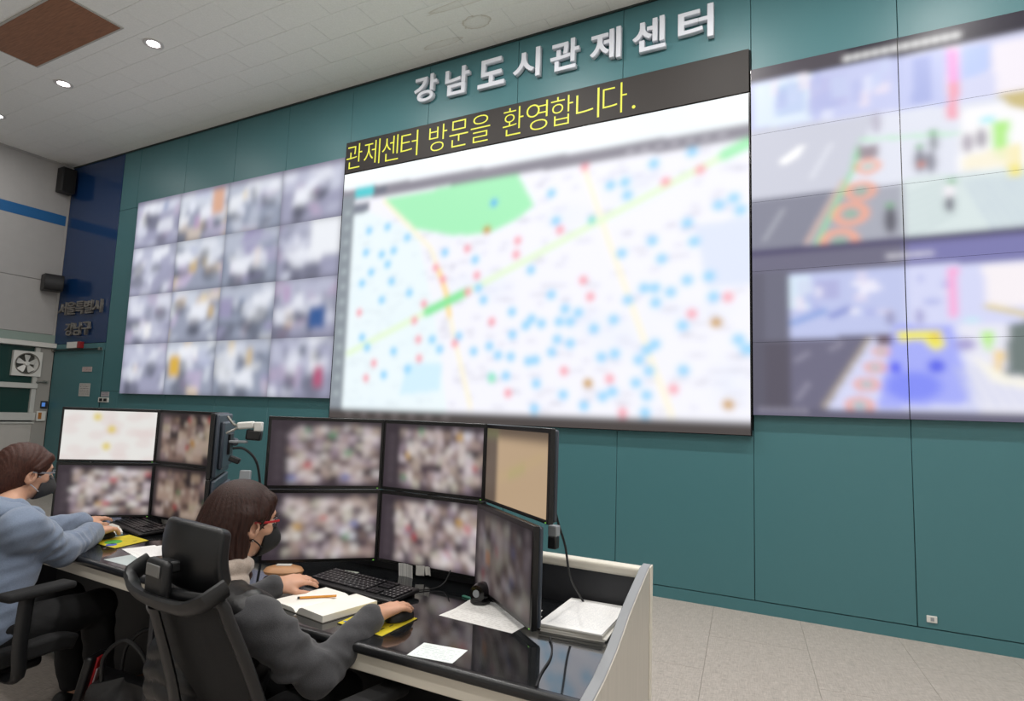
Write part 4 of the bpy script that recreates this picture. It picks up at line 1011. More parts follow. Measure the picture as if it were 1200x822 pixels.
# ------------------------------------------------------------------ office chairs
M_mesh = mat('chair_mesh', '#0e0e10', .8, noise=.25, scale=500, bump=.2, bscale=600)
M_frame = mat('chair_frame', '#131416', .42)
M_seat = mat('chair_fabric', '#0d0d0f', .9, bump=.2, bscale=300)
M_hr = mat('chair_leather', '#101113', .38, bump=.06, bscale=200)
def office_chair(label, loc, rz, seat_h=.42, back_h=.955, headrest=True, arms=True, arm_h=.235):
    t = thing('office_chair', label, 'chair', loc, rz, 'black office chairs')
    # local: +y is where the sitter looks, origin under the seat centre
    MB().lathe([(.03, .07), (.03, .25), (.02, .25), (.02, seat_h-.08), (.05, seat_h-.06)], n=16).obj('gas_column', M_frame, t)
    for k in range(5):
        a = 2*PI*k/5+.35; c, s_ = math.cos(a), math.sin(a)
        lg = MB().tube([(0, 0, .095), (c*.15, s_*.15, .09), (c*.30, s_*.30, .07)], [.032, .026, .02], 10, 3).obj('base_leg', M_frame, t)
        w_ = MB()
        for q in (-.014, .014):
            n_ = MB().lathe([(.001, -.008), (.024, -.008), (.028, -.004), (.028, .004), (.024, .008), (.001, .008)], n=16, axis=0, caps=False)
            n_.xf(Matrix.Translation((c*.30, s_*.30, .028)) @ Matrix.Rotation(a+1.2, 4, 'Z') @ Matrix.Translation((q, 0, 0))); w_.add(n_.v, n_.f)
        w_.tube([(c*.30, s_*.30, .03), (c*.30, s_*.30, .075)], .012, 8)
        w_.obj('caster', M_black, lg)
    def seat(u, v):
        x = (u-.5)*.48; y = -.22+.46*v; rnd = 1-.1*(2*abs(v-.5))**4
        return (x*rnd, y, seat_h+.012*math.cos((u-.5)*PI)-.05*max(0, v-.75)**2*8-.012*math.cos((u-.5)*6))
    MB().sheet(seat, 16, 16, .06).obj('seat', M_seat, t, bevel=.012, seg=3)
    MB().box((-.16, -.17, seat_h-.085), (.16, .15, seat_h-.035)).obj('seat_pan', M_frame, t, bevel=.02, seg=3)
    zb = seat_h+.06; lean = .20
    def back(u, v):
        z = zb+(back_h-zb)*v; wd = (.37+.06*math.sin(PI*min(1, v*.9)))*(1-.10*max(0, v-.7)/.3); x = (u-.5)*wd
        y = -.215-lean*v**1.2+.045*math.cos((u-.5)*2.2)*-1+.03-.02*math.sin(PI*v) + .025*(2*abs(u-.5))**2
        return (x, y, z)
    MB().sheet(back, 18, 22, .006).obj('backrest_mesh', M_mesh, t)
    loop = [back(0, k/12) for k in range(13)]+[back(k/8, 1) for k in range(1, 8)]+[back(1, 1-k/12) for k in range(13)]+[back(1-k/8, 0) for k in range(1, 8)]+[back(0, 0)]
    MB().tube(loop, .015, 10, 2, flat=(1.25, .8)).obj('backrest_frame', M_frame, t)
    # upper yoke: band curling back at both ends
    yk = []
    for k in range(17):
        u = k/16; p = Vector(back(min(max((u-.06)/.88, 0), 1), .985)); e = abs(u-.5)*2
        yk.append((p.x*(1+.12*e), p.y-.035-.02*e**2+(.05 if e > .93 else 0), p.z-.005+.055*max(0, e-.55)**2*4.5))
    MB().tube(yk, .017, 10, 2, flat=(.8, 1.5)).obj('upper_yoke', M_frame, t)
    sp = [(0, -.12, seat_h-.07), (0, -.27, seat_h-.03), (0, -.345, seat_h+.1), (0, -.39, seat_h+.3), (0, -.455, back_h-.03)]
    MB().tube(sp, [.026, .026, .022, .018, .016], 10, 5, flat=(1.4, .6)).obj('rear_spine', M_frame, t)
    if headrest:
        zc = back_h+.085
        br = MB().box((-.05, -.462, back_h-.03), (.05, -.435, back_h+.085)); br.obj('headrest_bracket', M_frame, t, bevel=.012, seg=3)
        MB().box((-.034, -.467, back_h+.045), (.034, -.461, back_h+.075)).obj('bracket_window', mat('bracket_grey', '#6a6a68', .4), t, bevel=.004)
        MB().box((-.03, -.44, back_h+.05), (.03, -.385, back_h+.08)).obj('headrest_pivot', M_frame, t, bevel=.006)
        def hr(u, v):
            x = (u-.5)*.27; e = abs(u-.5)*2; z = zc-.075+.15*v
            return (x*(1-.06*(2*abs(v-.5))**3), -.375+.035*e**2-.015*math.cos((v-.5)*PI)-.012*(v-.5), z+.012*(1-e**2)*(1 if v > .5 else -.3))
        MB().sheet(hr, 16, 10, .052).obj('headrest', M_hr, t, bevel=.016, seg=4)
    if arms:
        for s_ in (-1, 1):
            a = MB().tube([(s_*.20, -.02, seat_h-.06), (s_*.275, -.02, seat_h-.05), (s_*.285, -.03, seat_h+.08), (s_*.28, -.02, seat_h+arm_h)], [.018, .018, .02, .02], 10, 4, flat=(1.4, .8)).obj('armrest', M_frame, t)
            MB().cbox((s_*.275, .02, seat_h+arm_h+.017), (.085, .25, .03)).obj('arm_pad', M_seat, a, bevel=.013, seg=3)
    return t
office_chair('black mesh office chair with headrest, behind the woman in the vest', (-1.458, 1.443, 0), R(-8), .41, .945, True, True, .185)
office_chair('black office chair at the left edge, under the woman in blue', (-2.99, 1.25, 0), R(8), .44, .95, False, True)

# ------------------------------------------------------------------ under the desks
t = thing('black_bag', 'black fabric tote bag slumped on the floor under the desk', 'bag', (-2.57, 1.62, 0), R(20))
def bag(u, v):
    a = 2*PI*u; h = v; sq_ = (abs(math.cos(a))**4+abs(math.sin(a))**4)**-.25
    r = (1-.25*h**2); wob = .02*math.sin(5*a+7*h)+.014*math.sin(9*a-4*h)
    return ((.2*r*sq_+wob)*math.cos(a), (.11*r*(1-.3*h)*sq_+wob)*math.sin(a), .30*h+.015*math.sin(3*a)*h)
v = []; f = []
for j in range(13):
    for i in range(36): v.append(bag(i/36, j/12))
for j in range(12):
    for i in range(36): f.append((j*36+i, j*36+(i+1) % 36, (j+1)*36+(i+1) % 36, (j+1)*36+i))
f += [tuple(range(35, -1, -1)), tuple(12*36+i for i in range(36))]
M_bag = mat('black_nylon', '#121214', .5, bump=.3, bscale=30)
MB().add(v, f).obj('body', M_bag, t)
for y in (-.05, .05): MB().tube([(-.1, y, .29), (-.09, y*1.2, .4), (0, y*1.3, .47), (.09, y*1.2, .4), (.1, y, .29)], .009, 8, 6).obj('strap', M_bag, t)
t = thing('tilted_case', 'dark case with red trim leaning beside the bag', 'case', (-2.80, 1.575, .10), R(30))
MB().cbox((0, 0, .17), (.035, .11, .19), (0, R(12), 0)).obj('shell', M_black, t, bevel=.012, seg=3)
MB().cbox((.020, -.0, .172), (.012, .04, .17), (0, R(12), 0)).obj('red_trim', mat('red_trim', '#b01f26', .4), t, bevel=.004)
MB().cbox((.024, -.0, .165), (.012, .03, .09), (0, R(12), 0)).obj('silver_plate', mat('silver_plate', '#b9a6ac', .3, metal=.5), t, bevel=.004)
MB().box((-.02, -.05, -.10), (.02, .05, .085)).obj('pedestal', M_cream, t, bevel=.003)
t = thing('box', 'plain brown carton on the floor under the left desk', 'box', (-2.80, 1.83, 0), R(12))
MB().box((-.1, -.08, 0), (.1, .08, .16)).obj('carton', mat('brown_carton', '#6b4430', .8, noise=.08, scale=20), t, bevel=.003); MB().box((-.1005, -.012, .16), (.1005, .012, .161)).obj('tape', mat('tape', '#8a6a4a', .4), t)
# ------------------------------------------------------------------ people: smooth-blended volumes turned into one surface
class Field:
    def __init__(s, lo, hi, h):
        s.h = h; s.lo = np.array(lo, float); n = np.ceil((np.array(hi)-s.lo)/h).astype(int)+1
        s.n = n; s.d = np.full(n, .08, np.float32)
        s.ax = [(s.lo[i]+np.arange(n[i])*h).astype(np.float32) for i in range(3)]
    def _sl(s, lo, hi):
        a = np.clip(np.floor((np.array(lo)-s.lo)/s.h).astype(int), 0, s.n-1); b = np.clip(np.ceil((np.array(hi)-s.lo)/s.h).astype(int)+1, 1, s.n)
        if np.any(b <= a): return None
        sl = tuple(slice(a[i], b[i]) for i in range(3))
        X = s.ax[0][sl[0]][:, None, None]; Y = s.ax[1][sl[1]][None, :, None]; Z = s.ax[2][sl[2]][None, None, :]
        return sl, X, Y, Z
    def _put(s, sl, d, k, sub=False):
        a = s.d[sl]
        if sub:
            d = -d; h = np.clip(.5-.5*(d-a)/k, 0, 1); s.d[sl] = d*(1-h)+a*h+k*h*(1-h)
            s.d[sl] = np.maximum(s.d[sl], a)
        else:
            h = np.clip(.5+.5*(d-a)/k, 0, 1); s.d[sl] = d*(1-h)+a*h-k*h*(1-h)
    def cone(s, a, b, ra, rb, k=.015, sub=False):
        a = np.array(a, float); b = np.array(b, float); m = max(ra, rb)+k+2*s.h
        q = s._sl(np.minimum(a, b)-m, np.maximum(a, b)+m)
        if q is None: return
        sl, X, Y, Z = q; ba = b-a; L = ba@ba+1e-12
        t = np.clip(((X-a[0])*ba[0]+(Y-a[1])*ba[1]+(Z-a[2])*ba[2])/L, 0, 1)
        d = np.sqrt((X-a[0]-t*ba[0])**2+(Y-a[1]-t*ba[1])**2+(Z-a[2]-t*ba[2])**2)-(ra+(rb-ra)*t)
        s._put(sl, d.astype(np.float32), k, sub)
    def ell(s, c, r, M=None, k=.02, sub=False):
        c = np.array(c, float); r = np.array(r, float); m = r.max()+k+2*s.h
        q = s._sl(c-m, c+m)
        if q is None: return
        sl, X, Y, Z = q; x, y, z = X-c[0], Y-c[1], Z-c[2]
        if M is None: M = np.eye(3)
        u = x*M[0, 0]+y*M[1, 0]+z*M[2, 0]; v = x*M[0, 1]+y*M[1, 1]+z*M[2, 1]; w_ = x*M[0, 2]+y*M[1, 2]+z*M[2, 2]
        k0 = np.sqrt((u/r[0])**2+(v/r[1])**2+(w_/r[2])**2); k1 = np.sqrt((u/r[0]**2)**2+(v/r[1]**2)**2+(w_/r[2]**2)**2)+1e-9
        s._put(sl, (k0*(k0-1)/k1).astype(np.float32), k, sub)
    def half(s, p, n, k=.004):
        """keep only the side opposite to n"""
        p = np.array(p); n = np.array(n)/np.linalg.norm(n)
        d = (s.ax[0][:, None, None]-p[0])*n[0]+(s.ax[1][None, :, None]-p[1])*n[1]+(s.ax[2][None, None, :]-p[2])*n[2]
        s.d = np.maximum(s.d, d.astype(np.float32))
    def warp(s, amp, freq, seed=0):
        """soft folds added to the surface"""
        r = np.random.default_rng(seed); X, Y, Z = s.ax[0][:, None, None], s.ax[1][None, :, None], s.ax[2][None, None, :]
        tot = np.zeros(s.n, np.float32)
        for i in range(5):
            v = r.normal(size=3); v /= np.linalg.norm(v); v[2] *= 1.5; f = freq*r.uniform(.6, 1.6); ph = r.uniform(0, 6)
            w2 = r.normal(size=3)*freq*.35
            tot += np.sin(f*(X*v[0]+Y*v[1]+Z*v[2])+ph+1.3*np.sin(X*w2[0]+Y*w2[1]+Z*w2[2])).astype(np.float32)
        s.d += amp*tot/2.5
    def mesh(s):
        d = s.d; sg = d < 0; n = s.n
        cnt = np.zeros(n-1, np.int8)
        offs = [(i, j, k) for i in (0, 1) for j in (0, 1) for k in (0, 1)]
        for o in offs: cnt += sg[o[0]:n[0]-1+o[0], o[1]:n[1]-1+o[1], o[2]:n[2]-1+o[2]]
        ijk = np.argwhere((cnt > 0) & (cnt < 8)); idx = np.full(n-1, -1, np.int32); idx[tuple(ijk.T)] = np.arange(len(ijk))
        vals = np.stack([d[ijk[:, 0]+o[0], ijk[:, 1]+o[1], ijk[:, 2]+o[2]] for o in offs], 1)
        P = np.zeros((len(ijk), 3)); C_ = np.zeros(len(ijk))
        for a in range(8):
            for b in range(a+1, 8):
                oa, ob = np.array(offs[a]), np.array(offs[b])
                if np.abs(oa-ob).sum() != 1: continue
                va, vb = vals[:, a], vals[:, b]; m = (va < 0) != (vb < 0); t = np.where(m, va/(va-vb+1e-12), 0)
                P += np.where(m[:, None], oa+t[:, None]*(ob-oa), 0); C_ += m
        V = s.lo+(ijk+P/C_[:, None])*s.h
        F = []
        for ax in range(3):
            b, c = (ax+1) % 3, (ax+2) % 3
            A = np.take(sg, range(n[ax]-1), ax); B = np.take(sg, range(1, n[ax]), ax); e = np.argwhere(A != B)
            e = e[(e[:, b] > 0) & (e[:, c] > 0) & (e[:, b] < n[b]-1) & (e[:, c] < n[c]-1)]
            if not len(e): continue
            flip = A[tuple(e.T)]
            def cell(db, dc):
                q = e.copy(); q[:, b] += db; q[:, c] += dc; return idx[tuple(q.T)]
            q = np.stack([cell(-1, -1), cell(0, -1), cell(0, 0), cell(-1, 0)], 1)
            q[~flip] = q[~flip][:, ::-1]; F.append(q)
        F = np.concatenate(F); F = F[(F >= 0).all(1)]
        return V, F
    def obj(s, name, m, parent=None, base=(0, 0, 0), smooth=1):
        V, F = s.mesh()
        for _ in range(smooth):
            acc = np.zeros_like(V); ct = np.zeros(len(V))
            for a, b in ((0, 1), (1, 2), (2, 3), (3, 0)):
                np.add.at(acc, F[:, a], V[F[:, b]]); np.add.at(acc, F[:, b], V[F[:, a]]); np.add.at(ct, F[:, a], 1); np.add.at(ct, F[:, b], 1)
            V = .5*V+.5*acc/np.maximum(ct, 1)[:, None]
        me = bpy.data.meshes.new(name); V = V-np.array(base)
        me.vertices.add(len(V)); me.vertices.foreach_set('co', V.astype(np.float32).ravel())
        me.loops.add(F.size); me.loops.foreach_set('vertex_index', F.astype(np.int32).ravel())
        me.polygons.add(len(F)); me.polygons.foreach_set('loop_start', np.arange(0, F.size, 4, dtype=np.int32))
        me.update(calc_edges=True); me.validate()
        me.polygons.foreach_set('use_smooth', np.ones(len(me.polygons), bool)); me.materials.append(m)
        o = link(bpy.data.objects.new(name, me), parent)
        return o

M_skin = mat('skin', '#c99a80', .5, noise=.06, scale=25, bump=.03, bscale=300)
M_skin.node_tree.nodes['Principled BSDF'].inputs['Subsurface Weight'].default_value = .08
M_skin.node_tree.nodes['Principled BSDF'].inputs['Subsurface Radius'].default_value = (.02, .008, .004)
def hair_mat(name, col):
    m = mat(name, col, .5, noise=.4, scale=40, stretch=(6, 6, .7), bump=.35, bscale=60, spec=.3); return m
def basis(az, pitch=0., roll=0.):
    """columns right, forward, up; az turns to the right of +Y"""
    m = Euler((pitch, roll, -az)).to_matrix(); return np.array(m)
def lerp(a, b, t): return np.array(a)*(1-t)+np.array(b)*t

def add_hand(F, wrist, fwd, right_hand, palm_roll=0., curl=1., k=.006, lift=0.):
    w_ = np.array(wrist, float); f = np.array(fwd, float); f /= np.linalg.norm(f)
    upv = np.array([0, 0, 1.]); r = np.cross(f, upv); r /= np.linalg.norm(r); u = np.cross(r, f)
    c, s_ = math.cos(palm_roll), math.sin(palm_roll); r, u = c*r+s_*u, -s_*r+c*u
    th = -r if right_hand else r      # thumb side
    offs = [.027, .009, -.009, -.026]; lens = [.068, .076, .070, .054]; reach = [.086, .090, .085, .077]
    kn = []
    for o, q in zip(offs, reach):
        p = w_+f*q+th*o+u*(.012-abs(o)*.12); kn.append(p)
        F.cone(w_+f*.005+th*o*.45, p, .0195, .0115, .012)
    F.cone(w_-f*.012, w_+f*.01, .024, .023, .015)
    F.ell(w_+f*.045+th*.018-u*.004, (.02, .03, .014), np.stack([th, f, u], 1), .015)
    for p, L, o in zip(kn, lens, offs):
        spread = f+th*o*3.2; spread /= np.linalg.norm(spread); a = .12+lift; q = p
        for seg, da, rr in ((.46, -.28, (.0092, .0084)), (.30, -.42, (.0083, .0076)), (.24, -.34, (.0075, .0062))):
            a += da*curl; d = spread*math.cos(a)+u*math.sin(a); e = q+d*L*seg
            F.cone(q, e, rr[0], rr[1], k); q = e
    t0 = w_+f*.022+th*.022-u*.004; t1 = t0+f*.034+th*.026-u*.006; t2 = t1+f*.03+th*.006-u*.006; t3 = t2+f*.022-th*.004-u*.004
    F.cone(t0, t1, .0145, .0105, .012); F.cone(t1, t2, .0103, .009, .006); F.cone(t2, t3, .009, .0068, .006)

def head_local(F, c, M, k=.012):
    def T(p): return np.array(c)+M@np.array(p)
    F.ell(T((0, -.014, .028)), (.0735, .092, .082), M, k)
    F.ell(T((0, .026, -.038)), (.056, .062, .074), M, .03)
    F.ell(T((0, .066, -.088)), (.024, .022, .018), M, .02)
    F.ell(T((0, .064, .028)), (.05, .024, .02), M, .02)
    F.cone(T((0, .086, .008)), T((0, .104, -.028)), .008, .0125, .012)
    F.ell(T((.0, .083, -.058)), (.022, .011, .009), M, .01)
    for s_ in (-1, 1):
        F.ell(T((s_*.074, -.004, -.018)), (.010, .022, .032), M@np.array(Euler((R(-8), 0, R(-s_*14))).to_matrix()), .007)
        F.ell(T((s_*.0765, -.002, -.014)), (.006, .012, .018), M@np.array(Euler((R(-8), 0, R(-s_*14))).to_matrix()), .004, sub=True)
        F.ell(T((s_*.031, .083, .004)), (.016, .012, .010), M, .012, sub=True)
        F.ell(T((s_*.044, .052, -.02)), (.02, .022, .018), M, .02)

def make_person(P):
    az = P['az']; B = basis(az); rv, fv, uv = B[:, 0], B[:, 1], B[:, 2]
    base = np.array((P['pel'][0], P['pel'][1], 0.))
    pel, ch, nb, hd = [np.array(P[k_], float) for k_ in ('pel', 'chest', 'neck', 'head')]
    HM = basis(P['haz'], P['hpitch'], P.get('hroll', 0)); HT = lambda p: hd+HM@np.array(p)
    def torso(F, i):
        F.ell(pel, (.165+i, .125+i, .11+i), B, .03)
        F.ell(lerp(pel, ch, .5), (.138+i, .108+i, .15+i), B, .05)
        F.ell(ch, (.150+i, .108+i, .15+i), B, .05)
        for s_ in (-1, 1): F.ell(ch+rv*s_*.065+fv*.075-uv*.035, (.06+i, .05+i, .055+i), B, .05)
        for s in ('shL', 'shR'): F.cone(lerp(nb, ch, .25), np.array(P[s]), .066+i, .056+i, .05)
        F.cone(ch-fv*.03, nb-fv*.01-uv*.02, .085+i, .055+i, .05)
    def arm(F, s_, i, t1=1., folds=0):
        sh, el, wr = [np.array(P[q+s_], float) for q in ('sh', 'el', 'wr')]
        F.cone(sh, el, .053+i, .041+i, .03); F.cone(el, lerp(el, wr, t1), .041+i, .029+(1-t1)*.03+i, .03)
        if folds:
            for q in range(folds):
                t = .25+.6*q/folds; p = lerp(sh, el, t); d = el-sh; d /= np.linalg.norm(d)
                F.ell(p+np.array((.006*math.sin(9*q), .006*math.cos(7*q), 0)), (.052+i, .052+i, .016), np.array(Vector(d).to_track_quat('Z', 'Y').to_matrix())@np.array(Euler((.5*math.sin(5*q+1), .5*math.cos(3*q), 0)).to_matrix()), .02)
            for q in range(4):
                t = .12+.2*q; p = lerp(el, wr, t); d = wr-el; d /= np.linalg.norm(d)
                F.ell(p, (.045-.006*q+i, .045-.006*q+i, .012), np.array(Vector(d).to_track_quat('Z', 'Y').to_matrix())@np.array(Euler((.4*math.sin(4*q), .4*math.cos(5*q), 0)).to_matrix()), .018)
    def legs(F, i):
        for s_, sg in (('L', -1), ('R', 1)):
            hip = pel+rv*sg*.085-uv*.02; kn, an = np.array(P['kn'+s_]), np.array(P['an'+s_])
            F.cone(hip, kn, .088+i, .06+i, .03); F.cone(kn, an, .058+i, .04+i, .02)
    def feet(F, i):
        for s_ in ('L', 'R'):
            an = np.array(P['an'+s_]); F.cone(an, an-uv*(an[2]-.04), .036+i, .03+i, .02); F.cone((*(an-fv*.03)[:2], .035+i*.5), (*(an+fv*.15)[:2], .03+i*.5), .033+i, .026+i, .02)
    pts = np.array([P[k_] for k_ in ('pel', 'head', 'shL', 'shR', 'elL', 'elR', 'wrL', 'wrR', 'knL', 'knR', 'anL', 'anR')])
    lo = pts.min(0)-.2; hi = pts.max(0)+.22; lo[2] = -.005; hi[2] = hd[2]+.16
    F = Field(lo, hi, .0045)
    torso(F, -.004); 
    for s_ in 'LR': arm(F, s_, 0)
    legs(F, 0); feet(F, 0)
    F.cone(nb-uv*.03, HT((0, -.022, -.07)), .056, .05, .02)
    head_local(F, hd, HM)
    for s_ in 'LR': add_hand(F, P['wr'+s_], P['hand'+s_], s_ == 'R', P.get('roll'+s_, 0), P.get('curl'+s_, 1.), .004, P.get('lift'+s_, 0))
    body = F.obj('person', M_skin, None, base, 1); body.location = base
    tag(body, P['label'], 'person')
    def child(Fd, name, m, sm=1): return Fd.obj(name, m, body, base, sm)
    # eyes
    for s_ in (-1, 1):
        e = MB().lathe([(.0105*math.cos(t_), .0105*math.sin(t_)) for t_ in np.linspace(-PI/2, PI/2, 9)], n=16, caps=False); e.v = [tuple(HT((s_*.031, .0715, .003))+np.array(p)-base) for p in e.v]
        eo = e.obj('eye', mat('eye_white', '#d8d0c8', .2), body)
        e = MB().lathe([(.0052*math.cos(t_), .0052*math.sin(t_)) for t_ in np.linspace(-PI/2, PI/2, 7)], n=14, caps=False); e.v = [tuple(HT((s_*.031, .0782, .003))+np.array(p)-base) for p in e.v]
        e.obj('iris', mat('eye_dark', '#1a120e', .1), eo)
        br = MB().tube([HT((s_*.014, .0885, .026))-base, HT((s_*.032, .088, .031))-base, HT((s_*.05, .074, .025))-base], [.002, .003, .0015], 6, 4); br.obj('eyebrow', mat('brow', '#2a1a14', .7), body)
    # trousers and shoes
    F = Field(np.minimum(pts.min(0)-.2, 9), np.maximum(pts.max(0)+.2, -9), .007) if False else Field((lo[0], lo[1], 0), (hi[0], hi[1], pel[2]+.2), .007)
    F.ell(pel, (.165+.010, .125+.010, .11+.010), B, .03); legs(F, .012); F.warp(.003, 55, 2)
    child(F, 'trousers', mat('black_trousers', '#0c0c0e', .85, bump=.2, bscale=200))
    F = Field((lo[0], lo[1], 0), (hi[0], hi[1], .16), .006)
    for s_ in ('L', 'R'):
        an = np.array(P['an'+s_]); F.cone((*(an-fv*.035)[:2], .042), (*(an+fv*.16)[:2], .036), .042, .034, .02)
    F.d = np.maximum(F.d, -(F.ax[2][None, None, :]-.004)+0*F.d)
    child(F, 'shoes', mat('black_shoe', '#0f0f10', .5))
    # sweater
    z0 = P['hem']
    F = Field((lo[0], lo[1], z0-.03), (hi[0], hi[1], hd[2]), .005)
    torso(F, .010+P.get('loose', 0))
    for s_ in 'LR': arm(F, s_, .012+P.get('loose', 0), .94, P.get('folds', 5))
    F.warp(.0035, 60, P['seed'])
    for s_ in 'LR':                                     # cuffs
        el, wr = np.array(P['el'+s_]), np.array(P['wr'+s_]); F.cone(lerp(el, wr, .82), lerp(el, wr, .93), .040, .036, .012)
    F.ell(nb+uv*.035+fv*.005, (.062, .062, .04), B, .01, sub=True)
    F.d = np.maximum(F.d, (z0-F.ax[2])[None, None, :]+0*F.d)
    sw = child(F, 'sweater', P['sweater'], 1)
    return dict(body=body, base=base, HT=HT, HM=HM, B=B, child=child, torso=torso, arm=arm, lo=lo, hi=hi, nb=nb, ch=ch, pel=pel, hd=hd, rv=rv, fv=fv, uv=uv)

def hair_cap(F, G, thick=.016):
    HT, HM = G['HT'], G['HM']
    F.ell(HT((0, -.02, .032)), (.0735+thick, .092+thick, .084+thick), HM, .01)

# --- woman in the dark vest
PR = dict(label='seated woman in black quilted vest, dark mask and red glasses', az=R(4), haz=R(17), hpitch=R(-7),
          pel=(-1.60, 1.235, .475), chest=(-1.645, 1.245, .685), neck=(-1.665, 1.275, .865), head=(-1.71, 1.40, 1.052),
          shL=(-1.825, 1.25, .825), shR=(-1.46, 1.25, .825), elL=(-1.88, 1.43, .69), elR=(-1.335, 1.38, .66), wrL=(-1.80, 1.625, .785), wrR=(-1.305, 1.575, .782),
          handL=(.30, 1, -.02), handR=(.22, 1, -.02), curlL=.75, curlR=.75, liftR=.05, rollL=-.25, knL=(-1.72, 1.66, .47), knR=(-1.50, 1.66, .47), anL=(-1.70, 1.64, .16), anR=(-1.52, 1.64, .16),
          hem=.45, folds=5, seed=3, sweater=mat('charcoal_knit', '#3b3b3e', .9, noise=.18, scale=260, bump=.25, bscale=400, sheen=.2))
for k_ in ('anL', 'anR'): PR[k_] = (PR[k_][0], PR[k_][1], .16)
G = make_person(PR); HT, HM, child = G['HT'], G['HM'], G['child']
# vest
F = Field((G['lo'][0], G['lo'][1], .44), (G['hi'][0], G['hi'][1], .93), .005)
F.ell(G['pel'], (.19, .15, .13), G['B'], .03); F.ell(lerp(G['pel'], G['ch'], .5), (.166, .135, .17), G['B'], .05); F.ell(G['ch'], (.176, .134, .165), G['B'], .05)
for s_ in (-1, 1): F.ell(G['ch']+G['rv']*s_*.065+G['fv']*.085-G['uv']*.035, (.07, .06, .06), G['B'], .05)
for s in ('shL', 'shR'): F.cone(lerp(G['nb'], G['ch'], .25), lerp(G['nb'], PR[s], .86), .083, .074, .04)
F.cone(G['ch']-G['fv']*.03, G['nb']-G['fv']*.01-G['uv']*.02, .10, .078, .05)
zz = F.ax[2][None, None, :]; F.d += (.009*np.abs(np.sin((zz+.25*np.abs(F.ax[0][:, None, None]+1.64))*PI/.052))**.7*-1+.003).astype(np.float32)
for s in ('R', 'L'):
    sh, el = np.array(PR['sh'+s]), np.array(PR['el'+s]); F.cone(lerp(sh, el, .22), lerp(sh, el, 1.), .068, .066, .01, sub=True)
F.ell(G['nb']+G['uv']*.045, (.075, .072, .05), G['B'], .01, sub=True)
F.d = np.maximum(F.d, (.455-F.ax[2])[None, None, :]+0*F.d)
child(F, 'vest', mat('black_vest', '#0d0d0f', .42, bump=.15, bscale=120))
# beige high collar
F = Field(G['nb']-np.array((.16, .16, .10)), G['nb']+np.array((.14, .17, .15)), .004)
ax_ = HT((0, -.022, -.075))-G['nb']
for t_, r_, th in ((.08, .060, .030), (.45, .060, .026)):
    c_ = G['nb']+ax_*t_
    for a in range(16):
        a0, a1 = 2*PI*a/16, 2*PI*(a+1)/16
        q = lambda a_: c_+G['rv']*math.cos(a_)*r_+G['fv']*math.sin(a_)*r_*.98+G['uv']*(.006*math.sin(a_+3*t_)+.006)
        F.cone(q(a0), q(a1), th, th, .008)
F.warp(.002, 90, 8)
child(F, 'collar', mat('beige_wool', '#a3958a', .95, noise=.1, scale=200, bump=.3, bscale=300, sheen=.3))
# hair: chin-length bob, tucked behind the ear
F = Field(G['hd']-np.array((.2, .2, .25)), G['hd']+np.array((.17, .17, .16)), .004)
F.ell(HT((0, -.022, .034)), (.090, .108, .097), HM, .01)
F.ell(HT((0, -.062, -.03)), (.093, .085, .10), HM, .03)
F.ell(HT((0, -.068, -.11)), (.094, .074, .078), HM, .03)
for s_ in (-1, 1):
    F.cone(HT((s_*.070, -.03, .02)), HT((s_*.074, -.040, -.14)), .032, .032, .02); F.ell(HT((s_*.062, -.022, -.158)), (.036, .05, .03), HM, .02)
    F.cone(HT((s_*.05, .045, .072)), HT((s_*.078, .012, .02)), .024, .014, .02)
    F.ell(HT((s_*.088, .0, -.024)), (.024, .026, .034), HM, .008, sub=True)
F.ell(HT((0, .105, -.035)), (.069, .098, .108), HM, .010, sub=True)
F.ell(HT((0, .085, -.1)), (.075, .09, .09), HM, .010, sub=True)
ang = np.arctan2(F.ax[0][:, None, None]-HT((0, -.03, 0))[0], F.ax[1][None, :, None]-HT((0, -.03, 0))[1])
rad = np.clip((np.hypot(F.ax[0][:, None, None]-HT((0, -.03, 0))[0], F.ax[1][None, :, None]-HT((0, -.03, 0))[1])-.05)/.05, 0, 1)
F.d += (rad*(.0014*np.sin(ang*38+2*np.sin(F.ax[2][None, None, :]*30))+.001*np.sin(ang*71+1.))).astype(np.float32)
child(F, 'hair', hair_mat('brown_hair', '#2c150e'), 1)
def mask(G, m_front, m_strap, sub_name='face_mask', bulge=1.):
    HT, HM, child = G['HT'], G['HM'], G['child']
    F = Field(G['hd']-np.array((.17, .17, .17)), G['hd']+np.array((.17, .17, .1)), .0035)
    F.ell(HT((0, .034, -.05)), (.0625, .078*bulge, .066), HM, .01); F.cone(HT((0, .075, -.018)), HT((0, .098, -.055)), .02, .028, .03)
    F.half(HT((0, .046, -.05)), -HM[:, 1]); F.half(HT((0, .07, .004)), HM@np.array((0, .25, 1))); F.half(HT((0, 0, -.100)), HM@np.array((0, -.3, -1)))
    o = child(F, sub_name, m_front, 1)
    for s_ in (-1, 1):
        for za, zb in ((-.018, .006), (-.075, -.04)):
            st = MB().tube([HT((s_*.060, .044, za))-G['base'], HT((s_*.069, .02, (za+zb)/2))-G['base'], HT((s_*.076, -.012, zb))-G['base']], .0022, 6, 4); st.obj('ear_loop', m_strap, o)
    return o
mask(G, mat('black_mask', '#17181a', .8, bump=.1, bscale=200), mat('black_strap', '#151515', .8))
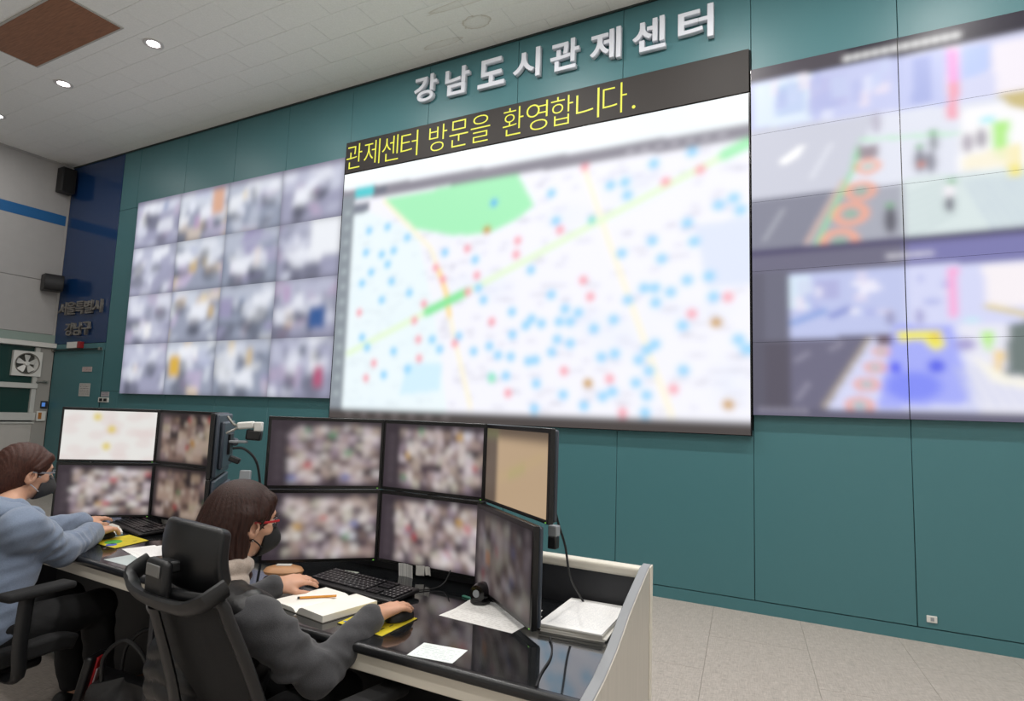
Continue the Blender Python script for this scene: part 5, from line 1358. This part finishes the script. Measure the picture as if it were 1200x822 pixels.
def glasses(G, m_arm, m_rim):
    HT = G['HT']; b = G['base']; root = None
    for s_ in (-1, 1):
        a = MB().tube([HT((s_*.068, .082, .012))-b, HT((s_*.076, .04, .006))-b, HT((s_*.080, -.004, .004))-b], .0022, 6, 4, flat=(1, 1.8)).obj('glasses_temple', m_arm, G['body'])
        ring = [HT((s_*.034+.026*math.cos(q), .094-.012*abs(math.cos(q)*s_*.5+.0)-(.01 if math.cos(q)*s_ > .3 else 0), .004+.018*math.sin(q)))-b for q in np.linspace(0, 2*PI, 21)]
        MB().tube(ring, .0016, 6).obj('glasses_rim', m_rim, G['body'])
    MB().tube([HT((-.009, .095, .008))-b, HT((0, .098, .011))-b, HT((.009, .095, .008))-b], .0015, 6, 3).obj('glasses_bridge', m_rim, G['body'])
glasses(G, mat('red_temple', '#b3202a', .35), mat('dark_rim', '#2a2426', .3))
for s_ in (-1, 1):
    e = MB().lathe([(.001, -.003), (.003, -.0015), (.0035, 0), (.003, .0015), (.001, .003)], n=10, caps=False); e.v = [tuple(HT((s_*.079, .002, -.052))+np.array(p)-G['base']) for p in e.v]; e.obj('earring', M_metal, G['body'])

# --- woman in the blue sweater
PL = dict(label='seated woman in a blue grey hooded sweater at left edge', az=R(-12), haz=R(6), hpitch=R(-10),
          pel=(-2.99, 1.235, .515), chest=(-3.03, 1.265, .755), neck=(-3.075, 1.32, .955), head=(-3.165, 1.425, 1.10),
          shL=(-3.23, 1.375, .905), shR=(-2.885, 1.30, .905), elL=(-3.44, 1.57, .775), elR=(-2.985, 1.505, .775), wrL=(-3.435, 1.825, .80), wrR=(-3.175, 1.735, .79),
          handL=(-.35, 1, -.04), handR=(-.22, 1, -.02), curlL=.6, curlR=1.2, knL=(-3.20, 1.66, .50), knR=(-2.98, 1.68, .50), anL=(-3.20, 1.72, .12), anR=(-3.0, 1.74, .12),
          hem=.47, folds=5, seed=5, loose=.012, sweater=mat('blue_knit', '#727f94', .95, noise=.12, scale=240, bump=.3, bscale=380, sheen=.25))
G = make_person(PL); HT, HM, child = G['HT'], G['HM'], G['child']
# hood lying on the back
F = Field(G['nb']-np.array((.24, .24, .16)), G['nb']+np.array((.24, .22, .14)), .005)
for r_, th, z_ in ((.085, .036, .03), (.145, .05, .012)):
    for a in range(22):
        a0, a1 = PI*(.94+1.12*a/22), PI*(.94+1.12*(a+1)/22)
        q = lambda a_: G['nb']+G['rv']*math.cos(a_)*r_+G['fv']*(math.sin(a_)*r_*.95-.0)+G['uv']*(z_-.055*math.sin(a_)*0-.02*(1+math.sin(a_)))
        F.cone(q(a0), q(a1), th*(.6+.4*math.sin(PI*(a+.5)/22)), th*(.6+.4*math.sin(PI*(a+1)/22)), .02)
for s_ in (-1, 1): F.cone(G['nb']+G['rv']*s_*.085+G['uv']*.02, G['nb']+G['rv']*s_*.03+G['fv']*.10-G['uv']*.03, .032, .024, .02)
F.ell(G['nb']-G['fv']*.11-G['uv']*.06, (.12, .05, .08), G['B'], .03)
F.warp(.003, 70, 6)
child(F, 'hood', PL['sweater'])
F = Field(G['hd']-np.array((.19, .19, .22)), G['hd']+np.array((.17, .17, .16)), .004)
F.ell(HT((0, -.02, .032)), (.0865, .106, .095), HM, .01); F.ell(HT((0, -.06, -.03)), (.080, .066, .075), HM, .03); F.ell(HT((0, -.075, -.075)), (.062, .042, .055), HM, .03)
for s_ in (-1, 1):
    F.cone(HT((s_*.05, .05, .07)), HT((s_*.078, .012, .018)), .022, .013, .02); F.ell(HT((s_*.088, .0, -.026)), (.024, .028, .036), HM, .008, sub=True)
F.ell(HT((0, .105, -.03)), (.070, .094, .104), HM, .010, sub=True); F.ell(HT((0, .07, -.11)), (.09, .09, .09), HM, .010, sub=True)
ang = np.arctan2(F.ax[2][None, None, :]-HT((0, -.08, -.05))[2], F.ax[1][None, :, None]-HT((0, -.08, -.05))[1])
F.d += (.0009*np.sin(ang*44+20*(F.ax[0][:, None, None]-G['hd'][0]))+.0006*np.sin(ang*83)).astype(np.float32)
child(F, 'hair', hair_mat('chestnut_hair', '#3d2017'), 1)
mask(G, mat('grey_mask', '#3a3a3c', .8, bump=.1, bscale=200), mat('white_strap', '#b9b9be', .6))
glasses(G, mat('silver_temple', '#a9a9b0', .3, metal=.7), mat('silver_rim', '#8a8a90', .3, metal=.7))
